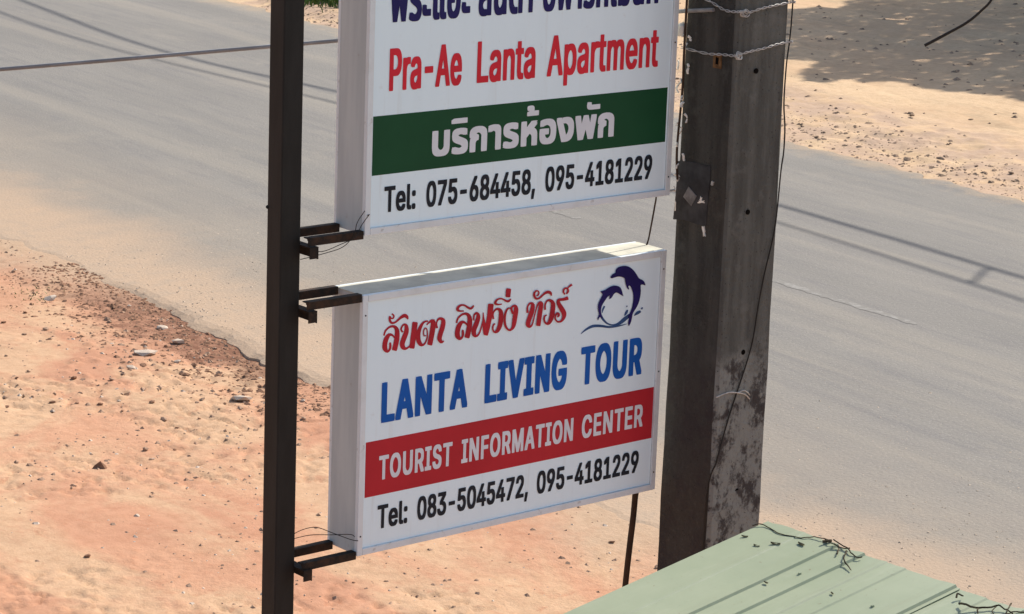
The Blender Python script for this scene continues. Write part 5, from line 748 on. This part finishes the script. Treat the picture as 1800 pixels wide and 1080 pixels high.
bm = bmesh.new(); tube(bm, [(-0.016, 0.20, 4.3), (-0.020, 0.205, 3.40), (-0.014, 0.21, 3.2), (-0.020, 0.215, 3.0), (-0.016, 0.21, 2.9)] , 0.004, 6)
bm.transform(PM); prop(obj('feed_cable', bm, MAT_BROWNCABLE), 'thin brown cable hidden in the gap between upper sign and concrete pole', 'cable')
prop(obj('link_cable', tubes((S([(1.205, 0.09, 0.20), (1.226, 0.09, 0.16), (1.222, 0.09, 0.12), (1.212, 0.09, 0.065), (1.203, 0.09, 0.02), (1.195, 0.09, -0.001)]), 0.0028, 6)), MAT_BROWNCABLE), 'thin brown cable linking the two signs at their right ends', 'cable')
prop(obj('hanging_cable', tubes((S([(1.192, 0.075, -0.78), (1.19, 0.08, -0.83), (1.186, 0.08, -0.90), (1.176, 0.08, -1.0), (1.166, 0.08, -1.12), (1.160, 0.08, -1.25), (1.165, 0.08, -1.6), (1.17, 0.08, -2.2), (1.17, 0.08, -2.66)]), 0.0105, 8)), MAT_BROWNCABLE), 'thick dark brown cable hanging below the lower sign beside the concrete pole', 'cable')
# small pin on the right edge of the lower sign
o = obj('fixing_pin', tubes((S([(1.199, 0.02, -0.118), (1.2145, 0.02, -0.118)]), 0.0035, 6, 2)), MAT_WIREW); prop(o, 'small pale pin on the right edge of the lower sign near the dolphins', 'pin')
o = obj('fixing_pin', tubes((S([(1.199, 0.02, 0.19), (1.215, 0.02, 0.186), (1.232, 0.01, 0.19)]), 0.004, 6, 2)), MAT_WIREW); prop(o, 'small pale pin at the bottom right corner of the upper sign', 'pin')

# ------------------------------------------------------------------ cables
prop(obj('overhead_cable', tubes(([PM @ Vector((-0.005, 0.10, 3.45)), (0.35, 8.53, 3.405), (-0.584, 8.495, 3.293), (-1.61, 8.345, 3.187), (-2.35, 8.19, 3.125), (-5, 7.4, 3.05), (-11, 5.2, 3.6)], 0.0066, 8)), MAT_GREYCABLE),
     'grey cable stretched across the road behind the steel post at upper left', 'cable')
prop(obj('dangling_cable', tubes(([(1.019, 6.863, 3.568), (1.073, 6.859, 3.601), (1.121, 6.855, 3.632), (1.155, 6.854, 3.664), (1.180, 6.853, 3.697), (1.215, 6.858, 3.79), (1.27, 6.87, 3.98), (1.30, 7.0, 4.6), (1.1, 7.9, 5.3), (0.87, 8.5, 5.6)], [0.0042, 0.0034, 0.0030, 0.0030], 7)), MAT_CABLE),
     'loose black cable end dangling over the far dirt at upper right', 'cable')
# power lines on the far side of the road: they throw the two thin shadows on the asphalt
tan_e = math.tan(SUN_EL)
def cab_pt(ncab, t_, ns):
    k = math.cos(AZN - SUN_AZ); z = (ncab - ns) / k * tan_e
    return G(ncab, t_ + (z / tan_e) * math.sin(AZN - SUN_AZ), z + 0.04)
def shadow_cable(pts, ncab, rad, label):
    ts = np.array([p[0] for p in pts])[::-1]; ns = np.array([p[1] for p in pts])[::-1]
    tt = np.arange(-6, 60, 0.4); nn = np.interp(tt, ts, ns)
    nn = np.convolve(np.pad(nn, 4, 'edge'), np.ones(9) / 9, 'valid')
    P = [cab_pt(ncab, a_, b_) for a_, b_ in zip(tt, nn)]
    return prop(obj('power_line', tubes((P, rad, 7, 1, False)), MAT_CABLE), label, 'cable')
shadow_cable([(60, 15.6), (36, 15.0), (31.62, 14.64), (29.1, 14.33), (26.88, 14.10), (25.6, 14.2), (24.4, 14.42), (22.5, 14.72), (20, 14.90), (17.09, 14.93), (14.79, 14.82), (12, 14.7), (-6, 14.2)], 21.6, 0.030, 'thicker of the two power lines above the far roadside whose shadow crosses the asphalt')
shadow_cable([(60, 15.0), (36, 14.4), (30.22, 13.83), (28.03, 13.66), (26.51, 13.74), (24.21, 14.01), (22.6, 14.2), (20, 14.38), (16.54, 14.44), (14.19, 14.26), (12, 14.1), (-6, 13.6)], 21.1, 0.022, 'thinner of the two power lines above the far roadside whose shadow crosses the asphalt')
prop(obj('line_spacer', tubes(([cab_pt(21.6, 14.50, 14.81), cab_pt(21.1, 14.12, 14.26)], 0.024, 6, 2)), MAT_CABLE), 'short spacer clamped between the two power lines above the far roadside', 'clamp')

# ------------------------------------------------------------------ green metal roof
RC = Vector((0.6934, 6.8313, 2.30))
SX = -TV                                   # along the eave, to the right
SY = -(math.cos(R(12)) * NV + math.sin(R(12)) * Vector((0, 0, 1)))    # down the slope, towards the camera
SZ = SX.cross(SY) * -1
if SZ.z < 0: SZ = -SZ
RM = Matrix(((SX.x, SY.x, SZ.x, RC.x), (SX.y, SY.y, SZ.y, RC.y), (SX.z, SY.z, SZ.z, RC.z), (0, 0, 0, 1)))
roof = empty('metal_roof', RC); roof.matrix_world = RM
prop(roof, 'pale green ribbed metal roof in the lower right foreground', 'roof')
ribs = [0.135, 0.255, 0.345, 0.42, 0.485, 0.650, 0.750, 0.868, 0.985, 1.10, 1.25, 1.37, 1.51, 1.62]
hts = {0.255: 0.0062, 0.345: 0.0062, 0.485: 0.0035, 0.650: 0.0065, 0.750: 0.0035, 0.868: 0.006, 0.135: 0.002, 0.42: 0.003}
def prof(s):
    z = 0.0
    for r_ in ribs:
        h_ = hts.get(r_, 0.010)
        if s <= r_: z += 0 if s < r_ - 0.055 else h_ * (s - (r_ - 0.055)) / 0.055
        elif s < r_ + 0.004: z += h_ * (1 - (s - r_) / 0.004)
    return z
def sheet(s0, s1, lift, seed):
    rs = random.Random(seed)
    ss = sorted(set([s0, s1] + [round(x, 4) for r_ in ribs for x in (r_ - 0.055, r_ - 0.002, r_, r_ + 0.004) if s0 < x < s1] + list(np.arange(s0 + 0.02, s1, 0.031))))
    ds = [0] + [0.02, 0.06, 0.12] + list(np.linspace(0.25, 3.2, 14))
    bm = bmesh.new(); g_ = []
    for d in ds:
        row_ = []
        for s in ss:
            e = 0.0; zz = prof(s) + lift
            if d == 0:
                e = noise.noise(Vector((s * 22, 1, 0))) * 0.007 + noise.noise(Vector((s * 6, 1, 2))) * 0.004 - 0.080 * s
            zz += noise.noise(Vector((s * 4, d * 2, seed))) * 0.0035
            if s < 0.22: zz += 0.004 * math.sin(s / 0.22 * math.pi)
            row_.append(bm.verts.new((s + (noise.noise(Vector((d * 9, seed, 5))) * 0.002 if s == s0 else 0), d + e, zz)))
        g_.append(row_)
    for i in range(len(ds) - 1):
        for j in range(len(ss) - 1):
            bm.faces.new((g_[i][j], g_[i + 1][j], g_[i + 1][j + 1], g_[i][j + 1]))
    bmesh.ops.recalc_face_normals(bm, faces=bm.faces)
    if sum(f.normal.z for f in bm.faces) < 0: bmesh.ops.reverse_faces(bm, faces=bm.faces)
    o = obj('roof_sheet', bm, MAT_ROOF, roof)
    md = o.modifiers.new('thick', 'SOLIDIFY'); md.thickness = 0.0015; md.offset = -1
    return o
sheet(0.0, 0.665, 0.0032, 1); sheet(0.600, 1.75, 0.0, 2)
bm = bmesh.new(); box(bm, 0.03, 1.7, 0.12, 0.17, -0.06, -0.012, 0.002); obj('purlin', bm, MAT_RUST, roof)
bm = bmesh.new(); box(bm, 0.03, 1.7, 2.6, 2.65, -0.06, -0.012, 0.002); obj('purlin', bm, MAT_RUST, roof)
ri = RM.inverted()
for s_, d_ in ((0.06, 0.145), (1.65, 0.145), (0.06, 2.62), (1.65, 2.62)):
    p = RM @ Vector((s_, d_, -0.062)); bm = bmesh.new()
    box(bm, p.x - .025, p.x + .025, p.y - .025, p.y + .025, -0.02, p.z, 0.002); bm.transform(ri); obj('roof_leg', bm, MAT_RUST, roof)
for (s_, d_) in ((0.30, 0.15), (0.57, 0.15), (0.71, 0.15)):
    bm = bmesh.new(); bmesh.ops.create_cone(bm, cap_ends=True, segments=6, radius1=0.0055, radius2=0.004, depth=0.006, matrix=Matrix.Translation((s_, d_, prof(s_) + 0.0045))); obj('roof_screw', bm, MAT_ROOF, roof)
# twigs and litter lying on the sheets
def rw(s, d, e=0.006): return RM @ Vector((s, d, prof(s) + 0.004 + e))
def twig(specs, label):
    bm = bmesh.new()
    for pts, r_ in specs:
        P = catmull([rw(s, d, 0.003 + 0.010 * abs(noise.noise(Vector((s * 30, d * 30, 1))))) for s, d in pts], 4)
        P = [p + noise.noise_vector(p * 90) * 0.0016 for p in P]
        tube(bm, P, r_, 5, 1, False)
    return prop(obj('dried_twig', bm, MAT_TWIG), label, 'twig')
twig([([(-0.004, 0.050), (0.010, 0.030), (0.043, 0.029), (0.094, 0.036), (0.151, 0.017), (0.172, -0.004), (0.198, -0.012), (0.213, -0.016), (0.232, -0.012)], [0.0016, 0.0014, 0.0014]),
      ([(0.215, -0.014), (0.225, -0.006), (0.222, 0.004), (0.232, -0.018)], 0.0038),
      ([(0.227, -0.020), (0.227, -0.008), (0.247, -0.004), (0.270, -0.008), (0.298, 0.023)], [0.0024, 0.0014, 0.0022]),
      ([(0.255, -0.006), (0.28, -0.012), (0.30, -0.02)], 0.0016),
      ([(0.231, -0.026), (0.264, -0.022), (0.295, -0.016), (0.324, -0.002), (0.352, 0.002), (0.358, -0.008)], 0.0018),
      ([(0.306, -0.002), (0.322, 0.014), (0.340, 0.036), (0.362, 0.046), (0.392, 0.059)], [0.0030, 0.0018, 0.0022, 0.0012])],
     'long curly dried vine stem lying along the eave near the roof corner by the pole')
twig([([(0.730, 0.014), (0.748, 0.015), (0.769, 0.004), (0.790, -0.014), (0.800, -0.026), (0.813, -0.036), (0.833, -0.036), (0.857, -0.030), (0.90, -0.02)], [0.0030, 0.0022, 0.0018]),
      ([(0.826, -0.066), (0.836, -0.050), (0.846, -0.034)], [0.0022, 0.0014]),
      ([(0.808, -0.036), (0.822, -0.006), (0.845, 0.000), (0.865, -0.03)], 0.0014), ([(0.778, -0.004), (0.790, 0.012), (0.80, 0.02)], 0.0020),
      ([(0.86, -0.03), (0.88, -0.055), (0.92, -0.05)], 0.0018), ([(0.85, -0.03), (0.87, 0.00), (0.91, 0.02)], 0.0016)],
     'forked dried twig lying on the green roof at the right edge of the picture')
twig([([(0.700, -0.006), (0.694, -0.016), (0.704, -0.022), (0.712, -0.018)], [0.0028, 0.0016])], 'tiny curled twig on the green roof eave left of the forked twig')
random.seed(5)
for (s_, d_, sz, lb) in ((0.447, 0.172, 0.0075, 'small dark dry leaf scrap near the middle of the green roof'), (0.272, 0.238, 0.008, 'thin dry leaf scrap lying on the first rib of the green roof'),
        (0.096, 0.120, 0.010, 'curled dry leaf nearest the pole on the green roof'), (0.128, 0.083, 0.013, 'larger curled dry leaf near the green roof corner'), (0.179, 0.040, 0.012, 'curled dry leaf under the vine stem on the green roof'),
        (0.027, 0.102, 0.009, 'flat dry leaf on the left edge of the green roof')):
    bm = bmesh.new(); k = 5
    an = random.uniform(0, 3)
    L_ = []
    for i in range(k + 1):
        u = i / k - 0.5; wd_ = 0.42 * (1 - (2 * u) ** 2) + 0.04
        row_ = []
        for sg_ in (-1, 0, 1):
            x = u * 2 * sz; y = sg_ * wd_ * sz; z = (abs(sg_) * 0.35 + 0.9 * u * u) * sz
            row_.append(bm.verts.new((x * math.cos(an) - y * math.sin(an), x * math.sin(an) + y * math.cos(an), z)))
        if L_:
            for q in (0, 1): bm.faces.new((L_[q], L_[q + 1], row_[q + 1], row_[q]))
        L_ = row_
    o = obj('dry_leaf', bm, MAT_LEAFLITTER); o.location = rw(s_, d_, 0.0); prop(o, lb, 'leaf')

# ------------------------------------------------------------------ stones and gravel
def rock_mesh(seed, mat, flat=0.6):
    bm = bmesh.new(); bmesh.ops.create_icosphere(bm, subdivisions=1, radius=1.0)
    rs = random.Random(seed); ax = (rs.uniform(.7, 1.3), rs.uniform(.6, 1.1), flat * rs.uniform(.7, 1.3))
    for v_ in bm.verts:
        n_ = noise.noise_vector(v_.co * 1.3 + Vector((seed * 7, 0, 0))) * 0.38
        v_.co = Vector(((v_.co.x + n_.x) * ax[0], (v_.co.y + n_.y) * ax[1], (v_.co.z + n_.z) * ax[2]))
    me = bpy.data.meshes.new('stone'); bm.to_mesh(me); bm.free(); me.materials.append(mat); return me
RK = {k: [rock_mesh(s + i * 11, mt) for i in range(5)] for k, s, mt in (('pale', 1, MAT_PALE), ('tan', 3, MAT_TAN), ('clod', 5, MAT_CLOD), ('far', 8, MAT_FARSTONE))}
def put(me, n, t, r, label, cat, group=None, rz=None, flat=1.0, name='stone', sink=0.25):
    o = bpy.data.objects.new(name, me); COL.objects.link(o)
    z = float(dirt_z(np.array([n]), np.array([t]))[0]) if (n < 8.6 or n > 17.3) else road_z(n, t)
    o.location = G(n, t, z + r * 0.5 * flat * (1 - sink))
    o.scale = (r, r, r * flat); o.rotation_euler = (random.uniform(-.3, .3), random.uniform(-.3, .3), rz if rz is not None else random.uniform(0, 6.28))
    prop(o, label, cat, group); return o
random.seed(11)
# the pointed dark stone standing up from the dirt
bm = bmesh.new()
pts = [(-.05, -.03, 0), (.055, -.025, 0), (.04, .03, 0), (-.03, .03, 0), (-.028, -.018, .035), (.005, -.012, .062), (.030, .0, .040), (.0, .02, .045)]
vs = [bm.verts.new(p) for p in pts]; bmesh.ops.convex_hull(bm, input=vs)
o = obj('stone', bm, MAT_CLOD); o.location = G(6.59, 13.13, float(dirt_z(np.array([6.59]), np.array([13.13]))[0]) - 0.004); o.rotation_euler = (0, 0, -0.2)
prop(o, 'pointed stone standing up alone on the orange dirt at lower left', 'stone')
put(RK['pale'][0], 7.97, 15.23, 0.085, 'long flat white stone lying on the dirt just below the broken asphalt edge', 'stone', rz=ROTZ + 0.9, flat=0.35)
put(RK['pale'][1], 8.32, 15.45, 0.050, 'white stone lying in the dark soil at the broken asphalt edge', 'stone', flat=0.6)
put(RK['pale'][2], 8.42, 15.85, 0.040, 'pale stone half buried left of the white stone in the dark soil', 'stone', flat=0.6)
put(RK['pale'][3], 7.72, 14.95, 0.032, 'small white stone below the long flat white stone', 'stone', flat=0.7)
put(RK['pale'][4], 7.98, 14.0, 0.085, 'flat pale rock close to the left side of the steel post', 'stone', flat=0.5)
put(RK['pale'][1], 8.10, 16.9, 0.055, 'pale stone beside the green weeds at the far end of the broken asphalt edge', 'stone', flat=0.5)
for i in range(90):
    t_ = random.uniform(9.5, 18.5); n_ = random.choice((random.uniform(5.2, 8.5), random.uniform(6.8, 8.5)))
    if t_ < 13 and random.random() < .35: continue
    put(random.choice(RK['tan'] + RK['clod'] + RK['pale'][:1]), n_, t_, random.uniform(0.010, 0.026), 'small tan stone lying loose on the orange dirt of the near roadside', 'stone', 'small stones scattered on the near dirt', flat=random.uniform(.5, .9))
for i in range(60):
    t_ = random.uniform(11, 24); n_ = 17.45 + abs(random.gauss(0, 0.75))
    put(random.choice(RK['far']), n_, t_, random.uniform(0.016, 0.042), 'brown stone lying in the rough strip along the far edge of the road', 'stone', 'stones along the far road edge', flat=random.uniform(.5, .8))

def gravel(name, pts, rads, mat, label, flat=0.6, colm=None):
    rng_ = np.random.default_rng(3)
    n_ = len(pts)
    base = np.array([[1, 0, 0], [0.3, 0.9, 0], [-0.8, 0.6, 0], [-0.8, -0.6, 0], [0.4, -0.9, 0], [0.45, 0.25, 0.85], [-0.35, -0.1, 1.0]])
    tri = np.array([[0, 1, 5], [1, 2, 5], [2, 6, 5], [2, 3, 6], [3, 4, 6], [4, 5, 6], [4, 0, 5]])
    an = rng_.uniform(0, 6.28, n_); c_, s_ = np.cos(an), np.sin(an)
    B = base[None] * rng_.uniform(0.55, 1.3, (n_, 7, 3))
    x = B[:, :, 0] * c_[:, None] - B[:, :, 1] * s_[:, None]; y = B[:, :, 0] * s_[:, None] + B[:, :, 1] * c_[:, None]
    z = B[:, :, 2] * flat - 0.12
    V = np.stack([x, y, z], 2) * rads[:, None, None] + pts[:, None, :]
    F = (tri[None] + (np.arange(n_) * 7)[:, None, None]).reshape(-1, 3)
    o = obj(name, mesh_np(name, V.reshape(-1, 3), F), mat); o.rotation_euler = (0, 0, ROTZ)
    return prop(o, label, kind='stuff')
rg = np.random.default_rng(5)
def dirt_pts(k, n0, n1, t0, t1, dens):
    n_ = rg.uniform(n0, n1, k); t_ = rg.uniform(t0, t1, k)
    keep = rg.uniform(0, 1, k) < dens(n_, t_); n_, t_ = n_[keep], t_[keep]
    return np.stack([n_, t_, dirt_z(n_, t_)], 1)
cl = lambda n, t: np.clip((fbm(n * 1.1, t * 1.1, 3, 77) - 0.42) * 6, 0.06, 1)
P_ = dirt_pts(11000, 4.8, 8.62, 8.3, 19.0, lambda n, t: cl(n, t) * np.clip(0.3 + (t - 12) * .12, .25, 1))
gravel('gravel', P_, rg.exponential(0.0065, len(P_)).clip(0, .02) + 0.004, MAT_TAN, 'fine tan gravel strewn over the near dirt')
P_ = dirt_pts(1300, 4.8, 8.62, 8.3, 19.0, cl)
gravel('pale_gravel', P_, rg.exponential(0.0055, len(P_)).clip(0, .016) + 0.004, MAT_PALE, 'pale chips strewn over the near dirt')
P_ = dirt_pts(9000, 7.4, 8.74, 13.4, 17.8, lambda n, t: np.clip((n - 7.6) / 1.0, .04, 1) ** 1.6)
gravel('earth_clods', P_, rg.exponential(0.008, len(P_)).clip(0, .028) + 0.005, MAT_CLOD, 'crumbled reddish clods below the broken asphalt edge', 0.45)
P_ = dirt_pts(16000, 17.2, 20.0, 9, 30, lambda n, t: np.exp(-((n - 17.5) / 0.8) ** 2) * np.clip(cl(n, t) + .25, 0, 1))
gravel('roadside_gravel', P_, rg.exponential(0.008, len(P_)).clip(0, .03) + 0.007, MAT_FARSTONE, 'brown gravel along the far edge of the road', 0.5)
P_ = dirt_pts(2500, 18.0, 28.0, 14, 30, lambda n, t: cl(n, t) * .6)
gravel('litter', P_, rg.exponential(0.014, len(P_)).clip(0, .05) + 0.012, MAT_FARSTONE, 'bits of earth and litter on the far dirt', 0.5)
# grit lying on the dusty asphalt edge at lower right
k = 4200
n_ = 8.7 + np.abs(rg.normal(0, 1.15, k)); t_ = rg.uniform(7.5, 18.5, k)
z_ = np.array([road_z(a_, b_) for a_, b_ in zip(n_, t_)])
gravel('grit', np.stack([n_, t_, z_ + .001], 1), rg.exponential(0.0022, k).clip(0, .009) + 0.0024, MAT_GRIT, 'grit scattered on the sandy edge of the asphalt', 0.5)

# ------------------------------------------------------------------ plants
def blades(name, centre, k, spread, hgt, wd, label, seed, mat=MAT_GRASS, ell=(1, 1)):
    rs = np.random.default_rng(seed); V = []; F = []
    for i in range(k):
        n_ = centre[0] + rs.normal(0, spread * ell[0]); t_ = centre[1] + rs.normal(0, spread * ell[1])
        z_ = float(dirt_z(np.array([n_]), np.array([t_]))[0]); b_ = G(n_, t_, z_ - 0.01)
        a_ = rs.uniform(0, 6.28); h_ = hgt * rs.uniform(.45, 1.2); l_ = h_ * rs.uniform(.2, .9); ba = rs.uniform(0, 6.28)
        w_ = wd * rs.uniform(.6, 1.3); ax = Vector((math.cos(a_), math.sin(a_), 0)); dr = Vector((math.cos(ba), math.sin(ba), 0))
        j = len(V)
        for f_, wf in ((0, .6), (.45, 1.0), (.8, .7), (1, .1)):
            p = b_ + Vector((0, 0, h_ * f_ * (1 - .25 * f_))) + dr * l_ * f_ * f_
            V += [tuple(p - ax * w_ * wf), tuple(p + ax * w_ * wf)]
        for q in range(3): F.append((j + 2 * q, j + 2 * q + 1, j + 2 * q + 3, j + 2 * q + 2))
    o = obj(name, mesh_np(name, V, F), mat); return prop(o, label, kind='stuff')
blades('grass', (18.55, 29.95), 2600, 0.48, 0.24, 0.012, 'green grass and weeds growing on the far verge at the top', 1, ell=(.75, 1.6))
blades('weeds', (7.98, 17.05), 60, 0.14, 0.035, 0.004, 'small green weeds in the dirt at the far end of the broken asphalt edge', 2)

# big shade tree on the far side, outside the frame; its crown shades the far dirt
poly = [(21.0, 26.0), (19.9, 24.6), (19.9, 23.4), (20.5, 22.8), (19.4, 22.1), (20.2, 21.3), (20.7, 20.1), (21.0, 17), (22.5, 13), (27, 11.5), (36, 13), (40, 20), (37, 27), (30, 28.6), (27.2, 28.6), (25.5, 27.2), (23.6, 26.0), (22.0, 26.2)]
px_ = np.array([p[0] for p in poly]); py_ = np.array([p[1] for p in poly])
def inside(x, y):
    r_ = np.zeros(len(x), bool); j = len(px_) - 1
    for i in range(len(px_)):
        c_ = ((py_[i] > y) != (py_[j] > y)) & (x < (px_[j] - px_[i]) * (y - py_[i]) / (py_[j] - py_[i] + 1e-12) + px_[i]); r_ ^= c_; j = i
    return r_
k = 300000
sx = rg.uniform(18.5, 41, k); sy = rg.uniform(10.5, 29.5, k)
wx = sx + 0.9 * (fbm(sx * 0.9, sy * 0.9, 4, 201) - 0.5); wy = sy + 1.3 * (fbm(sx * 0.9, sy * 0.9, 4, 211) - 0.5)
hol = fbm(sx * 1.1, sy * 1.1, 4, 221)
keep = inside(wx, wy) & (hol > 0.20)
sx, sy = sx[keep][:150000], sy[keep][:150000]
cz = 5.0 + 1.9 * fbm(sx * 0.4, sy * 0.4, 2, 231) + rg.uniform(0, 1.2, len(sx)) * 1.0
dn = math.cos(AZN - SUN_AZ) / tan_e; dt = math.sin(AZN - SUN_AZ) / tan_e
cn = sx + cz * dn; ct = sy + cz * dt
kk = len(cn)
ctr = np.stack([cn, ct, cz], 1)
u = rg.normal(size=(kk, 3)); u /= np.linalg.norm(u, axis=1)[:, None]
v = rg.normal(size=(kk, 3)); v -= (v * u).sum(1)[:, None] * u; v /= np.linalg.norm(v, axis=1)[:, None]
L1 = rg.uniform(.07, .13, kk)[:, None]; L2 = L1 * .45
V = np.stack([ctr - u * L1, ctr - v * L2, ctr + u * L1, ctr + v * L2], 1).reshape(-1, 3)
F = np.arange(kk * 4).reshape(-1, 4)
TB = (34.5, 21.8)
tree = empty('shade_tree', G(TB[0], TB[1], 0.2), ROTZ)
prop(tree, 'broad leafy shade tree on the far side whose shadow lies on the upper right dirt', 'tree')
crown = obj('crown', mesh_np('crown', V - np.array([TB[0], TB[1], 0.2]), F), MAT_LEAF, tree)
bm = bmesh.new(); tube(bm, [(0, 0, -.3), (.05, .1, 1.5), (-.1, 0, 3.0), (0.0, .1, 4.6)], [.32, .24, .2, .14], 10)
obj('trunk', bm, MAT_BARK, tree)
for an in range(7):
    a_ = an * 0.9; bm = bmesh.new(); tube(bm, [(0, 0.05, 3.0), (math.cos(a_) * 1.6, math.sin(a_) * 1.8, 4.7), (math.cos(a_) * 3.6, math.sin(a_) * 4.2, 5.7)], [.12, .07, .03], 7); obj('branch', bm, MAT_BARK, tree)
